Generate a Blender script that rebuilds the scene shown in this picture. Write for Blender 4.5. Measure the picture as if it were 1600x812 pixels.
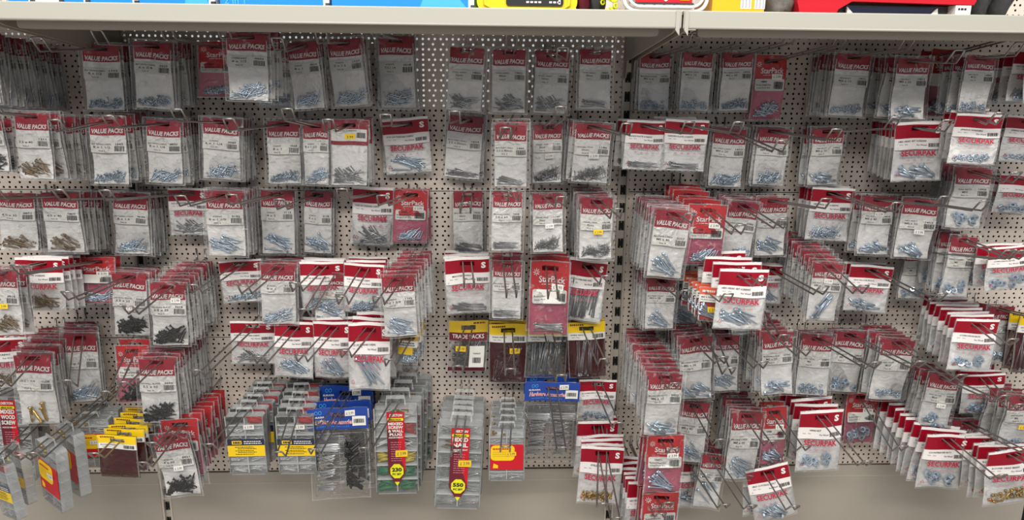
import bpy, math, random
from mathutils import Vector, Matrix
D = bpy.data
for o in list(D.objects): D.objects.remove(o)
sc = bpy.context.scene
COL = sc.collection

# ------------------------------------------------------------------ camera
F_PX, YAW, PITCH, ROLL = 1198.65, 0.0444, 0.2430, -0.0107
CAM = Vector((0.7002, -1.5742, 0.8766))
fw = Vector((math.sin(YAW)*math.cos(PITCH), math.cos(YAW)*math.cos(PITCH), -math.sin(PITCH)))
rt = Vector((math.cos(YAW), -math.sin(YAW), 0.0)); dn = fw.cross(rt)
r2 = rt*math.cos(ROLL)+dn*math.sin(ROLL); d2 = -rt*math.sin(ROLL)+dn*math.cos(ROLL)
cd = D.cameras.new('camera'); cam = D.objects.new('camera', cd); COL.objects.link(cam)
cd.sensor_fit = 'HORIZONTAL'; cd.sensor_width = 36.0; cd.lens = 36.0*F_PX/1600.0
cd.clip_start = 0.02; cd.clip_end = 50
m = Matrix((r2, -d2, -fw)).transposed().to_4x4(); m.translation = CAM
cam.matrix_world = m; sc.camera = cam

def at(px, py, depth):
    """world point seen at a photo position, 'depth' metres in front of the pegboard"""
    v = fw*F_PX + r2*(px-800.0) + d2*(py-406.0)
    t = (-depth-CAM.y)/v.y
    return CAM + v*t
def pix(P):
    v = Vector(P)-CAM; z = v.dot(fw)
    return (800+F_PX*v.dot(r2)/z, 406+F_PX*v.dot(d2)/z)

# ------------------------------------------------------------------ world, lamps, exposure
sc.view_settings.view_transform = 'Standard'; sc.view_settings.look = 'None'
sc.view_settings.gamma = 1.0; sc.view_settings.use_curve_mapping = False
sc.view_settings.exposure = 0.58
W = D.worlds.new('shop'); sc.world = W; W.use_nodes = True
bg = W.node_tree.nodes['Background']; bg.inputs[0].default_value = (0.95, 0.97, 1.0, 1); bg.inputs[1].default_value = 0.34
def lamp(name, loc, sx, sy, power, tgt, col=(1.0, 0.965, 0.90)):
    l = D.lights.new(name, 'AREA'); l.shape = 'RECTANGLE'; l.size = sx; l.size_y = sy; l.energy = power; l.color = col
    o = D.objects.new(name, l); COL.objects.link(o); o.location = loc
    o.rotation_euler = (Vector(tgt)-Vector(loc)).to_track_quat('-Z', 'Y').to_euler(); return o
lamp('ceiling_tube_lamp', (0.9, -1.55, 2.35), 3.2, 0.10, 40, (0.9, -0.9, 0.0))
lamp('ceiling_tube_lamp', (0.3, -2.9, 2.35), 3.2, 0.30, 42, (0.6, 0, 0.3))
sc.cycles.transparent_max_bounces = 40
sc.cycles.max_bounces = 5
sc.cycles.diffuse_bounces = 3
sc.cycles.glossy_bounces = 2
sc.cycles.transmission_bounces = 2
sc.cycles.caustics_reflective = False
sc.cycles.caustics_refractive = False
sc.cycles.sample_clamp_indirect = 3.0

# ------------------------------------------------------------------ materials
def lin(c):
    c = c/255.0
    return c/12.92 if c <= 0.04045 else ((c+0.055)/1.055)**2.4
def rgb(r, g, b): return (lin(r), lin(g), lin(b), 1.0)
MATS = {}
def mat(name, c, rough=0.5, metal=0.0, bump=0.0, bscale=80, var=0.0, coat=0.0):
    m = D.materials.new(name); m.use_nodes = True; nt = m.node_tree; b = nt.nodes['Principled BSDF']
    b.inputs['Base Color'].default_value = rgb(*c); b.inputs['Roughness'].default_value = rough
    b.inputs['Metallic'].default_value = metal; b.inputs['Coat Weight'].default_value = coat; b.inputs['Coat Roughness'].default_value = .12
    if bump or var:
        tc = nt.nodes.new('ShaderNodeTexCoord'); nz = nt.nodes.new('ShaderNodeTexNoise'); nz.inputs['Scale'].default_value = bscale
        nz.inputs['Detail'].default_value = 3
        nt.links.new(tc.outputs['Object'], nz.inputs['Vector'])
        if bump:
            bp = nt.nodes.new('ShaderNodeBump'); bp.inputs['Strength'].default_value = bump; bp.inputs['Distance'].default_value = .004
            nt.links.new(nz.outputs['Fac'], bp.inputs['Height']); nt.links.new(bp.outputs['Normal'], b.inputs['Normal'])
        if var:
            mx = nt.nodes.new('ShaderNodeMix'); mx.data_type = 'RGBA'
            mx.inputs['A'].default_value = rgb(*c); mx.inputs['B'].default_value = rgb(*[int(v*(1-var)) for v in c])
            nt.links.new(nz.outputs['Fac'], mx.inputs['Factor']); nt.links.new(mx.outputs['Result'], b.inputs['Base Color'])
    b.inputs['Specular IOR Level'].default_value = .3 if 'red' in name else .5; MATS[name] = m; return m
def film(name, c, alpha, rough=.22, bump=.5, bscale=55, wr=0.0, spec=.5):
    """thin plastic sheet: partly see-through, crumpled gloss; wr = strength of milky creases"""
    m = D.materials.new(name); m.use_nodes = True; nt = m.node_tree; N = nt.nodes; L = nt.links; b = N['Principled BSDF']; out = N['Material Output']
    b.inputs['Base Color'].default_value = rgb(*c); b.inputs['Roughness'].default_value = rough
    b.inputs['Specular IOR Level'].default_value = spec
    tr = N.new('ShaderNodeBsdfTransparent'); tr.inputs[0].default_value = (.985, .985, .985, 1)
    tc = N.new('ShaderNodeTexCoord'); oi = N.new('ShaderNodeObjectInfo')
    ad = N.new('ShaderNodeVectorMath'); ad.operation = 'ADD'
    ml = N.new('ShaderNodeMath'); ml.operation = 'MULTIPLY'; ml.inputs[1].default_value = 7.0
    L.new(oi.outputs['Random'], ml.inputs[0]); L.new(tc.outputs['Object'], ad.inputs[0]); L.new(ml.outputs[0], ad.inputs[1])
    nz = N.new('ShaderNodeTexNoise'); nz.inputs['Scale'].default_value = bscale; nz.inputs['Detail'].default_value = 2.5; nz.inputs['Distortion'].default_value = 1.2
    L.new(ad.outputs[0], nz.inputs['Vector'])
    bp = N.new('ShaderNodeBump'); bp.inputs['Strength'].default_value = bump; bp.inputs['Distance'].default_value = .006
    L.new(nz.outputs['Fac'], bp.inputs['Height']); L.new(bp.outputs['Normal'], b.inputs['Normal'])
    mr = N.new('ShaderNodeMapRange'); mr.inputs['From Min'].default_value = .60; mr.inputs['From Max'].default_value = .78
    mr.inputs['To Min'].default_value = alpha; mr.inputs['To Max'].default_value = min(1, alpha+wr)
    L.new(nz.outputs['Fac'], mr.inputs['Value'])
    gl = N.new('ShaderNodeBsdfGlossy'); gl.inputs['Roughness'].default_value = .16; L.new(bp.outputs['Normal'], gl.inputs['Normal'])
    fr = N.new('ShaderNodeFresnel'); fr.inputs['IOR'].default_value = 1.4; L.new(bp.outputs['Normal'], fr.inputs['Normal'])
    m1 = N.new('ShaderNodeMixShader'); L.new(mr.outputs[0], m1.inputs[0]); L.new(tr.outputs[0], m1.inputs[1]); L.new(b.outputs[0], m1.inputs[2])
    m2 = N.new('ShaderNodeMixShader'); fm_ = N.new('ShaderNodeMath'); fm_.operation = 'MULTIPLY'; fm_.inputs[1].default_value = .7; L.new(fr.outputs[0], fm_.inputs[0]); L.new(fm_.outputs[0], m2.inputs[0]); L.new(m1.outputs[0], m2.inputs[1]); L.new(gl.outputs[0], m2.inputs[2])
    L.new(m2.outputs[0], out.inputs['Surface']); MATS[name] = m; return m

mat('red_card', (158, 4, 40), .45); mat('deep_red', (150, 8, 34), .42, coat=.1); mat('bright_red', (196, 10, 26), .45)
mat('white_print', (238, 232, 230), .5); mat('label_paper', (228, 226, 220), .6); mat('ink', (28, 28, 30), .6)
mat('grey_ink', (95, 95, 100), .6); mat('crimson_ink', (176, 20, 50), .5); mat('pink_ink', (205, 120, 135), .6)
mat('pink_plastic', (196, 92, 116), .4); mat('yellow', (240, 200, 22), .5); mat('dark_yellow', (214, 176, 30), .5)
mat('blue_card', (22, 62, 150), .4, coat=.3); mat('orange', (226, 92, 60), .5); mat('gold', (200, 165, 80), .4)
mat('zinc', (198, 215, 232), .24, .6); mat('steel', (214, 216, 219), .25, .5); mat('nail_grey', (128, 130, 134), .32, .45)
mat('bronze', (136, 116, 90), .34, .8); mat('black_steel', (36, 39, 42), .4, .4); mat('brass', (214, 176, 92), .28, .85)
mat('hook_wire', (158, 154, 150), .30, .85)
mat('black_plastic', (30, 31, 33), .4); mat('green_plastic', (30, 128, 84), .45); mat('red_plastic', (196, 50, 56), .45); mat('yellow_plastic', (222, 196, 60), .45)
mat('coral', (236, 96, 98), .5); mat('shelf_enamel', (173, 171, 161), .35); mat('shelf_body', (160, 151, 138), .45); mat('kick_enamel', (182, 174, 162), .42, var=.10, bscale=3.0)
mat('upright_enamel', (196, 186, 174), .45); mat('slot_black', (10, 10, 11), .8); mat('hole_backing_dark', (18, 15, 14), .9)
mat('blue_box', (24, 136, 226), .35, coat=.3); mat('light_blue', (70, 172, 238), .4); mat('maroon', (104, 22, 40), .45); mat('navy', (22, 30, 62), .25, coat=.5)
mat('case_yellow', (232, 206, 22), .35, coat=.3); mat('lamp_orange', (246, 178, 20), .45); mat('bag_grey', (150, 146, 140), .35, bump=.8, bscale=40, var=.5)
mat('tub_white', (236, 236, 234), .3, coat=.3); mat('shop_red', (196, 28, 42), .4); mat('dark_grey', (72, 72, 74), .45, bump=.5, bscale=60, var=.4)
mat('plain_white', (232, 230, 228), .5); mat('olive_green', (92, 140, 60), .5); mat('chain_yellow', (226, 224, 30), .4)
film('clear_film', (238, 234, 234), .03, bump=.9, wr=.27)
film('seal_film', (240, 238, 238), .17, .25, bump=.5, wr=.3)
film('milky_film', (248, 245, 242), .88, .4, bump=.3, wr=.12)
film('dense_maroon_film', (70, 30, 30), .72, .3, bump=.5, wr=.2)
film('white_film', (250, 247, 245), .92, .42, bump=.3, wr=.1)
film('pink_film', (205, 96, 122), .80, .35, bump=.3, wr=.1)
film('maroon_film', (92, 34, 36), .30, .3, bump=.5, wr=.22)
film('clear_box', (244, 247, 248), .22, .15, bump=.08, wr=.04)
film('clear_lid', (244, 247, 248), .05, .15, bump=.06, wr=.04)
film('frosted_back', (246, 249, 250), .86, .3, bump=.06, wr=.04)

# pegboard: enamel with staggered punched holes (see-through)
def peg_mat():
    m = D.materials.new('pegboard_enamel'); m.use_nodes = True; nt = m.node_tree; N = nt.nodes; L = nt.links; b = N['Principled BSDF']; out = N['Material Output']
    b.inputs['Base Color'].default_value = rgb(222, 208, 196); b.inputs['Roughness'].default_value = .5
    tc = N.new('ShaderNodeTexCoord'); sp = N.new('ShaderNodeSeparateXYZ'); L.new(tc.outputs['Object'], sp.inputs[0])
    def math_(op, a, bb=None):
        n = N.new('ShaderNodeMath'); n.operation = op
        for i, v in enumerate((a, bb)):
            if v is None: continue
            if isinstance(v, (int, float)): n.inputs[i].default_value = v
            else: L.new(v, n.inputs[i])
        return n.outputs[0]
    def cell(src, off, pitch):   # signed distance to nearest lattice line, metres
        u = math_('DIVIDE', math_('SUBTRACT', src, off), pitch)
        return math_('MULTIPLY', math_('SUBTRACT', math_('FRACT', math_('ADD', u, .5)), .5), pitch)
    x0 = at(668.6, 536, 0).x; p = 0.3161/16
    def dots(px_, zo):
        a = cell(sp.outputs[0], x0, px_); c = cell(sp.outputs[2], zo, p)
        r = math_('SQRT', math_('ADD', math_('MULTIPLY', a, a), math_('MULTIPLY', c, c)))
        return math_('LESS_THAN', r, .00235)
    h = math_('MAXIMUM', dots(.01173, .25*p), dots(.0198, .75*p))
    tr = N.new('ShaderNodeBsdfTransparent'); mx = N.new('ShaderNodeMixShader')
    L.new(h, mx.inputs[0]); L.new(b.outputs[0], mx.inputs[1]); L.new(tr.outputs[0], mx.inputs[2]); L.new(mx.outputs[0], out.inputs[0])
    MATS['pegboard_enamel'] = m
peg_mat()

# ------------------------------------------------------------------ mesh builder
class MB:
    def __init__(s): s.v = []; s.f = []; s.m = []; s.mats = []; s.sm = []
    def mi(s, name):
        if name not in s.mats: s.mats.append(name)
        return s.mats.index(name)
    def add(s, verts, faces, mname, smooth=False, fn=None):
        b = len(s.v); k = s.mi(mname)
        s.v += [tuple(fn(*v)) if fn else tuple(v) for v in verts]
        for f in faces: s.f.append([b+i for i in f]); s.m.append(k); s.sm.append(smooth)
    def box(s, x0, x1, y0, y1, z0, z1, mname, fn=None):
        V = [(x, y, z) for x in (x0, x1) for y in (y0, y1) for z in (z0, z1)]
        s.add(V, [(0, 1, 3, 2), (4, 6, 7, 5), (0, 4, 5, 1), (2, 3, 7, 6), (0, 2, 6, 4), (1, 5, 7, 3)], mname, fn=fn)
    def prism(s, poly, y0, y1, mname, smooth=False):      # outline in x,z
        n = len(poly)
        V = [(x, y0, z) for x, z in poly]+[(x, y1, z) for x, z in poly]
        Fc = [list(range(n)), list(range(2*n-1, n-1, -1))]+[[i, i+n, (i+1) % n+n, (i+1) % n] for i in range(n)]
        s.add(V, Fc, mname)
    def tube(s, pts, r, mname, seg=6, caps=True, smooth=True):
        pts = [Vector(p) for p in pts]; V = []; Fc = []; n = len(pts)
        rs = r if isinstance(r, (list, tuple)) else [r]*n
        up = None
        for i, p in enumerate(pts):
            a = pts[max(i-1, 0)]; c = pts[min(i+1, n-1)]; t = (c-a).normalized()
            if up is None: up = t.orthogonal().normalized()
            u = (up - t*up.dot(t)).normalized(); up = u; w = t.cross(u)
            for k in range(seg):
                q = 2*math.pi*k/seg; V.append(p+(u*math.cos(q)+w*math.sin(q))*rs[i])
        for i in range(n-1):
            for k in range(seg):
                k2 = (k+1) % seg; Fc.append((i*seg+k, i*seg+k2, (i+1)*seg+k2, (i+1)*seg+k))
        if caps: Fc.append(list(range(seg))[::-1]); Fc.append([(n-1)*seg+k for k in range(seg)])
        s.add(V, Fc, mname, smooth)
    def mesh(s, name):
        me = D.meshes.new(name); me.from_pydata([tuple(v) for v in s.v], [], s.f)
        for mn in s.mats: me.materials.append(MATS[mn])
        me.polygons.foreach_set('material_index', s.m); me.polygons.foreach_set('use_smooth', s.sm); me.update(); return me
def obj(name, me, parent=None, **pr):
    if isinstance(me, MB): me = me.mesh(name)
    o = D.objects.new(name, me); COL.objects.link(o)
    if parent: o.parent = parent
    for k, v in pr.items(): o[k] = v
    return o
def empty(name, loc, rot=(0, 0, 0), **pr):
    o = D.objects.new(name, None); COL.objects.link(o); o.location = loc; o.rotation_euler = rot; o.empty_display_size = .01
    for k, v in pr.items(): o[k] = v
    return o

# ------------------------------------------------------------------ lettering (built-in font turned into mesh)
TG = {}
def glyphs(s, bold=0.0):
    k = (s, bold)
    if k in TG: return TG[k]
    c = D.curves.new('t', 'FONT'); c.body = s; c.offset = bold; c.resolution_u = 1 if len(s) > 12 else 2
    o = D.objects.new('t', c); COL.objects.link(o); bpy.context.view_layer.update()
    me = D.meshes.new_from_object(o.evaluated_get(bpy.context.evaluated_depsgraph_get()))
    V = [(v.co.x, v.co.y) for v in me.vertices]; Fc = [list(p.vertices) for p in me.polygons]
    D.objects.remove(o); D.curves.remove(c); D.meshes.remove(me)
    x0 = min(v[0] for v in V); x1 = max(v[0] for v in V); y0 = min(v[1] for v in V); y1 = max(v[1] for v in V)
    V = [((x-x0)/(x1-x0)-.5, (y-y0)/(y1-y0)-.5) for x, y in V]
    TG[k] = (V, Fc, (x1-x0)/(y1-y0)); return TG[k]
def text(mb, s, cx, cz, w, h, mname, fn, off, bold=.0, shear=0.0, arc=0.0, rot=0.0):
    if not s.strip(): return
    V, Fc, ar = glyphs(s, bold)
    if h is None: h = w/ar
    if w is None: w = h*ar
    cr, sr = math.cos(rot), math.sin(rot); P = []
    for x, y in V:
        X = x*w+y*h*shear; Z = y*h+arc*math.cos(x*math.pi)
        P.append((cx+X*cr-Z*sr, off, cz+X*sr+Z*cr))
    mb.add(P, Fc, mname, fn=lambda x, o, z: fn(x, z, o))

# ------------------------------------------------------------------ bag geometry
def smooth(t): t = max(0, min(1, t)); return t*t*(3-2*t)
class Form:
    """one crumpled bag form: maps flat bag coordinates to space; side -1 front, +1 back"""
    def __init__(s, w, h, T, seed, top=.013, low=.55, amp=.0016):
        r = random.Random(seed); s.w = w; s.h = h; s.T = T; s.top = top; s.low = low
        s.k = [(r.uniform(25, 75), r.uniform(-70, 70), r.uniform(0, 6.28), r.uniform(.3, 1)*amp) for _ in range(4)]
        s.bend = r.uniform(-.004, .004); s.curl = r.uniform(-.006, .004); s.cup = r.uniform(-.003, .003)
        s.edge = [r.uniform(0, 6.28) for _ in range(3)]
    def thick(s, x, z):
        u = (s.top-z)/s.h
        t = .12+.88*smooth((u-.25)/(s.low-.02))
        t *= 1-smooth((u-.90)/.095)
        t *= smooth(u/.05)
        t *= max(0, 1-(abs(2*x/s.w))**5)
        return s.T*t
    def wave(s, x, z):
        return sum(a*math.sin(kx*x+kz*z+p) for kx, kz, p, a in s.k)
    def at(s, x, z, side, off=0.0):
        u = (s.top-z)/s.h
        y = side*s.thick(x, z)+s.wave(x, z)+s.curl*u*u+s.cup*(2*x/s.w)**2
        return (x+s.bend*u*u, y-off, z+.0006*math.sin(90*x+s.edge[0]))
    def front(s): return lambda x, z, off: s.at(x, z, -1, off)
def axis(lo, hi, n, cuts=()):
    if n < 2: return [lo, hi]
    a = [lo+(hi-lo)*i/n for i in range(n+1)]
    for c in cuts:
        k = min(range(1, n), key=lambda i: abs(a[i]-c)); a[k] = c
    return sorted(a)
SX, SZ = .0145, .0042
def sheet(mb, fm, x0, x1, z0, z1, side, off, mname, nx=8, nz=10, slot=False, thick=None):
    xs = axis(x0, x1, nx, (-SX, SX) if slot else ()); zs = axis(z0, z1, nz, (-SZ, SZ) if slot else ())
    V = [(x, off, z) for z in zs for x in xs]; Fc = []; n = len(xs)
    for j in range(len(zs)-1):
        for i in range(n-1):
            if slot and abs((xs[i]+xs[i+1])/2) < SX and abs((zs[j]+zs[j+1])/2) < SZ: continue
            Fc.append((j*n+i, j*n+i+1, (j+1)*n+i+1, (j+1)*n+i))
    mb.add(V, Fc, mname, True, fn=lambda x, o, z: fm.at(x, z, side, o))
def card(mb, fm, x0, x1, z0, z1, off, mname, nx=6, nz=3, slot=False, th=.0003):
    sheet(mb, fm, x0, x1, z0, z1, -1, off, mname, nx, nz, slot)
    sheet(mb, fm, x0, x1, z0, z1, -1, off-th, mname, nx, nz, slot)
def barcode(mb, fn, x0, x1, z0, z1, off, rnd, m='ink'):
    x = x0; step = (x1-x0)/21
    while x < x1-step:
        w = step*rnd.choice((.5, .9, 1.3)); V = [(x, off, z0), (x+w, off, z0), (x+w, off, z1), (x, off, z1)]
        mb.add(V, [(0, 1, 2, 3)], m, fn=lambda a, o, z: fn(a, z, o)); x += w+step*rnd.choice((.5, .8))

# ---- hardware pieces
def screw(mb, c, d, L, r, m, head='pan', rnd=random):
    d = d.normalized(); a = c-d*L/2; b = c+d*L/2; hr = r*(2.1 if head != 'nail' else 1.9)
    if head == 'cs': mb.tube([a, a+d*L*.12, a+d*L*.85, b], [hr, r, r*.95, r*.15], m, 5)
    elif head == 'nail': mb.tube([a, a+d*.0007, a+d*.0009, b-d*L*.08, b], [hr, hr, r, r, r*.2], m, 5)
    elif head == 'pin': mb.tube([a, b], [r, r*.4], m, 4)
    elif head == 'bolt':
        mb.tube([a, a+d*r*1.7], hr, m, 6, smooth=False); mb.tube([a+d*r*1.7, b], r, m, 6)
    else: mb.tube([a, a+d*r*1.1, a+d*r*1.2, b-d*L*.2, b], [hr*.8, hr, r, r, r*.15], m, 5)
def ringnut(mb, c, d, ro, ri, h, m, seg=6):
    d = d.normalized(); u = d.orthogonal().normalized(); w = d.cross(u); V = []
    for rr, hh in ((ri, -h/2), (ro, -h/2), (ro, h/2), (ri, h/2)):
        for k in range(seg):
            q = 6.28318*k/seg; V.append(c+(u*math.cos(q)+w*math.sin(q))*rr+d*hh)
    Fc = []
    for a in range(4):
        b = (a+1) % 4
        for k in range(seg): k2 = (k+1) % seg; Fc.append((a*seg+k, a*seg+k2, b*seg+k2, b*seg+k))
    mb.add(V, Fc, m, seg > 6)
# content: (noun, label phrase, metal, length, radius, head, count, spread angle, base angle, heap height fraction)
CONT = {
 'ss': ('screw', 'short silver screws', 'zinc', .015, .0011, 'pan', 62, 90, 0, .15),
 'sm': ('screw', 'silver screws', 'zinc', .026, .0013, 'cs', 34, 50, 25, .20),
 'sl': ('screw', 'long silver screws', 'zinc', .042, .0016, 'cs', 17, 24, -28, .26),
 'sx': ('screw', 'extra-long silver screws', 'zinc', .062, .0021, 'cs', 8, 9, -45, .55),
 'bz': ('screw', 'bronze screws', 'bronze', .032, .0013, 'cs', 26, 26, -24, .22),
 'bk': ('screw', 'black screws', 'black_steel', .030, .0015, 'cs', 48, 60, 10, .24),
 'ns': ('nail', 'bright silver nails', 'steel', .050, .0012, 'nail', 17, 10, -6, .12),
 'nh': ('nail', 'grey nails', 'steel', .042, .0012, 'nail', 26, 45, -10, .18),
 'nj': ('nail', 'jumbled grey nails', 'nail_grey', .040, .0012, 'nail', 60, 85, 10, .52),
 'nx': ('nail', 'long grey nails', 'nail_grey', .074, .0017, 'nail', 24, 6, 86, .62),
 'pn': ('pin', 'dark panel pins', 'nail_grey', .022, .0007, 'pin', 90, 90, 0, .21),
 'bo': ('bolt', 'silver bolts', 'zinc', .034, .0022, 'bolt', 9, 30, -20, .17),
 'bx': ('bolt', 'long silver bolts', 'zinc', .058, .0026, 'bolt', 5, 8, 60, .45),
 'nu': ('nut', 'silver nuts', 'zinc', .0, .0046, 'nut', 20, 0, 0, .17),
 'ng': ('nut', 'large silver nuts', 'zinc', .0, .0068, 'nut', 12, 0, 0, .2),
 'wa': ('washer', 'silver washers', 'zinc', .0, .0042, 'washer', 34, 0, 0, .12),
 'br': ('screw', 'brass screws', 'brass', .016, .0015, 'cs', 40, 90, 0, .16),
 'bc': ('bolt', 'brass bolts', 'brass', .030, .0030, 'cs', 4, 30, -60, .2),
}
def heap(mb, fm, code, seed, w=None, hfrac=None, z0=None, cx=0.0, scale=1.0, n=None):
    noun, ph, m, L, r, head, cnt, spr, base, hf = CONT[code]
    R = random.Random(seed); w = w or fm.w*.80; hf = hfrac or hf; zb = z0 if z0 is not None else fm.top-fm.h*.955
    cnt = n or cnt; L *= scale; H = fm.h*hf
    for i in range(cnt):
        if head in ('nut', 'washer'):
            x = R.uniform(-w/2+r, w/2-r); prof = .6+.4*math.cos(x/w*2.2+seed % 3-1); z = zb+r+R.random()*H*prof
            d = Vector((R.uniform(-.5, .5), -1, R.uniform(-.5, .5)))
            y = R.uniform(-.5, .5)*fm.thick(0, z)
            c = Vector(fm.at(x+cx, z, 0, -y))
            ringnut(mb, c, d, r, r*.56, r*(.85 if head == 'nut' else .22), m, 6 if head == 'nut' else 12); continue
        a = math.radians(base+R.uniform(-spr, spr)+(180 if R.random() < .12 else 0)); dx, dz = math.cos(a), math.sin(a)
        hx = abs(dx)*L/2; hz = abs(dz)*L/2
        x = R.uniform(-1, 1)*max(.001, w/2-hx); prof = .55+.45*math.cos(x/w*2.4-.9)
        z = zb+hz+.001+R.random()*max(.002, H*prof-hz*1.2)
        y = R.uniform(-.62, .62)*fm.thick(0, min(z, zb+H))
        c = Vector(fm.at(x+cx, z, 0, -y)); dy = R.uniform(-.08, .08)
        screw(mb, c, Vector((dx, dy, dz)), L*R.uniform(.96, 1.02), r, m, head)

# ------------------------------------------------------------------ part meshes, cached
CACHE = {}
def cached(key, fn):
    if key not in CACHE: CACHE[key] = fn()
    return CACHE[key]
DIM = {'V': (.088, .145, .0052), 'S': (.092, .113, .0048), 'K': (.072, .122, .0050), 'P': (.088, .143, .0055),
       'T': (.080, .100, .0065), 'Y': (.078, .120, .0060), 'G': (.045, .062, .0035), 'B': (.125, .178, .0060), 'O': (.042, .066, .0040)}
NV = 6
def form(kind, v, code=None):
    w, h, T = DIM[kind]
    if code in ('ng', 'bx', 'bo', 'bk', 'bc'): T = T*1.25
    amp = {'O': .0002, 'B': .0006, 'G': .0004}.get(kind, .0016)
    return cached(('form', kind, v, T), lambda: Form(w, h, T, 100*v+ord(kind), amp=amp, top={'G': .009, 'O': .008}.get(kind, .013), low=.35 if code in ('sx', 'nx', 'bx') else .55))
def pouch(kind, v, code, mname='clear_film', slot=True, back='clear_film'):
    fm = form(kind, v, code); mb = MB(); w, h = fm.w, fm.h
    sheet(mb, fm, -w/2, w/2, fm.top-h, fm.top, -1, .0019, mname, 12, 16, slot)
    sheet(mb, fm, -w/2, w/2, fm.top-h, fm.top, 1, -.0008, back, 12, 16, slot)
    e = .0022; a, b, c_, d_ = -w/2, w/2, fm.top-h, fm.top
    for q in ((a, a+e, c_, d_, 1, 16), (b-e, b, c_, d_, 1, 16), (a+e, b-e, c_, c_+e, 12, 1), (a+e, b-e, d_-e*.7, d_, 12, 1)): sheet(mb, fm, *q[:4], -1, .0022, 'seal_film', q[4], q[5])
    return mb.mesh('bag')
def price_tag(fm, cx, cz, yellow, s=1.0, up=0.0):
    mb = MB(); w, h = .022*s, .0105*s; P = []
    for i in range(7): P.append((-w/2+.0012*(i % 2), -h/2+h*i/6))
    for i in range(7): P.append((w/2-.0012*(i % 2), h/2-h*i/6))
    fn = fm.front()
    mb.add([(cx+x, .0028+up, cz+z) for x, z in P], [list(range(len(P)))], 'yellow' if yellow else 'label_paper', fn=lambda x, o, z: fn(x, z, o))
    text(mb, '£ 3.99', cx, cz, w*.68, h*.5, 'grey_ink', fn, .0034+up)
    return mb.mesh('price_sticker')
def v_header(v, code):
    def go():
        fm = form('V', v, code); mb = MB()
        card(mb, fm, -.0355, .0355, -.0275, .0068, .0004, 'red_card', 8, 8, True)
        text(mb, 'VALUE PACKS', 0, -.0195, .065, .0095, 'white_print', fm.front(), .0011, bold=.036, shear=.22, arc=-.001 if v % 2 else .0012, rot=random.Random(v).uniform(-.02, .03))
        return mb.mesh('header_card')
    return cached(('vh', v, form('V', v, code).T), go)
def v_label(v, code, L):
    def go():
        t1, t2, num = L; fm = form('V', v, code); mb = MB(); R = random.Random(hash_(num)); zt = -.034-R.choice((0, .004, .007)); zb = zt-.0225
        card(mb, fm, -.0365, .0365, zb, zt, .0012, 'label_paper', 6, 3)
        fn = fm.front(); zc = zt
        if t1: text(mb, t1, -.014, zt-.0048, min(.040, .0030*len(t1)), .0030, 'ink', fn, .0017, bold=.01)
        text(mb, t2, -.014, zt-.0108, min(.036, .0038*len(t2)), .0044, 'ink', fn, .0017, bold=.01)
        text(mb, 'Pack: %d' % R.choice((6, 8, 10, 20, 35)), -.014, zt-.0182, .013, .0026, 'ink', fn, .0017, bold=.01)
        text(mb, num, .0225, zt-.0046, .016, .0040, 'ink', fn, .0017, bold=.02)
        barcode(mb, fn, .0125, .0335, zb+.0035, zt-.0085, .0017, R)
        return mb.mesh('product_label')
    return cached(('vl', v, L, form('V', v, code).T), go)
def smallprint(mb, x0, x1, z, h, off, fn, m, seed=1):
    """a line of print too small to read in the photo: word-shaped marks"""
    R = random.Random(seed); x = x0
    while x < x1-.001:
        w = min(R.uniform(.002, .006), x1-x)
        mb.add([(x, off, z), (x+w, off, z), (x+w, off, z+h), (x, off, z+h)], [(0, 1, 2, 3)], m, fn=lambda a, o, c: fn(a, c, o)); x += w+.0011
def hash_(s): return sum((i+1)*ord(c) for i, c in enumerate(s))
def inner(kind, v, code, x, zb, zt, mname='milky_film', nm='inner_bag'):
    def go():
        fm = form(kind, v, code); mb = MB()
        sheet(mb, fm, -x, x, zb, zt, 1, .0008, mname, 8, 8)
        sheet(mb, fm, -x, x, zb, zt, 1, .0003, mname, 8, 8)
        return mb.mesh(nm)
    return cached(('in', kind, v, form(kind, v, code).T, mname), go)
def contents(kind, v, code, var, w=None):
    def go():
        mb = MB(); heap(mb, form(kind, v, code), code, 17*var+v+3, w)
        return mb.mesh(CONT[code][0]+'s')
    return cached(('ct', kind, v, code, var), go)
def s_header(v, code):
    def go():
        fm = form('S', v, code); mb = MB(); fn = fm.front(); w = fm.w
        card(mb, fm, -w/2+.001, w/2-.001, -.018, .0075, .0022, 'deep_red', 8, 6, True)
        card(mb, fm, -w/2+.001, w/2-.001, .0075, .0128, .0022, 'white_print', 8, 1)
        text(mb, 'S', w*.35, -.003, .0095, .012, 'white_print', fn, .0030, bold=.05)
        return mb.mesh('header_card')
    return cached(('sh', v, form('S', v, code).T), go)
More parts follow.
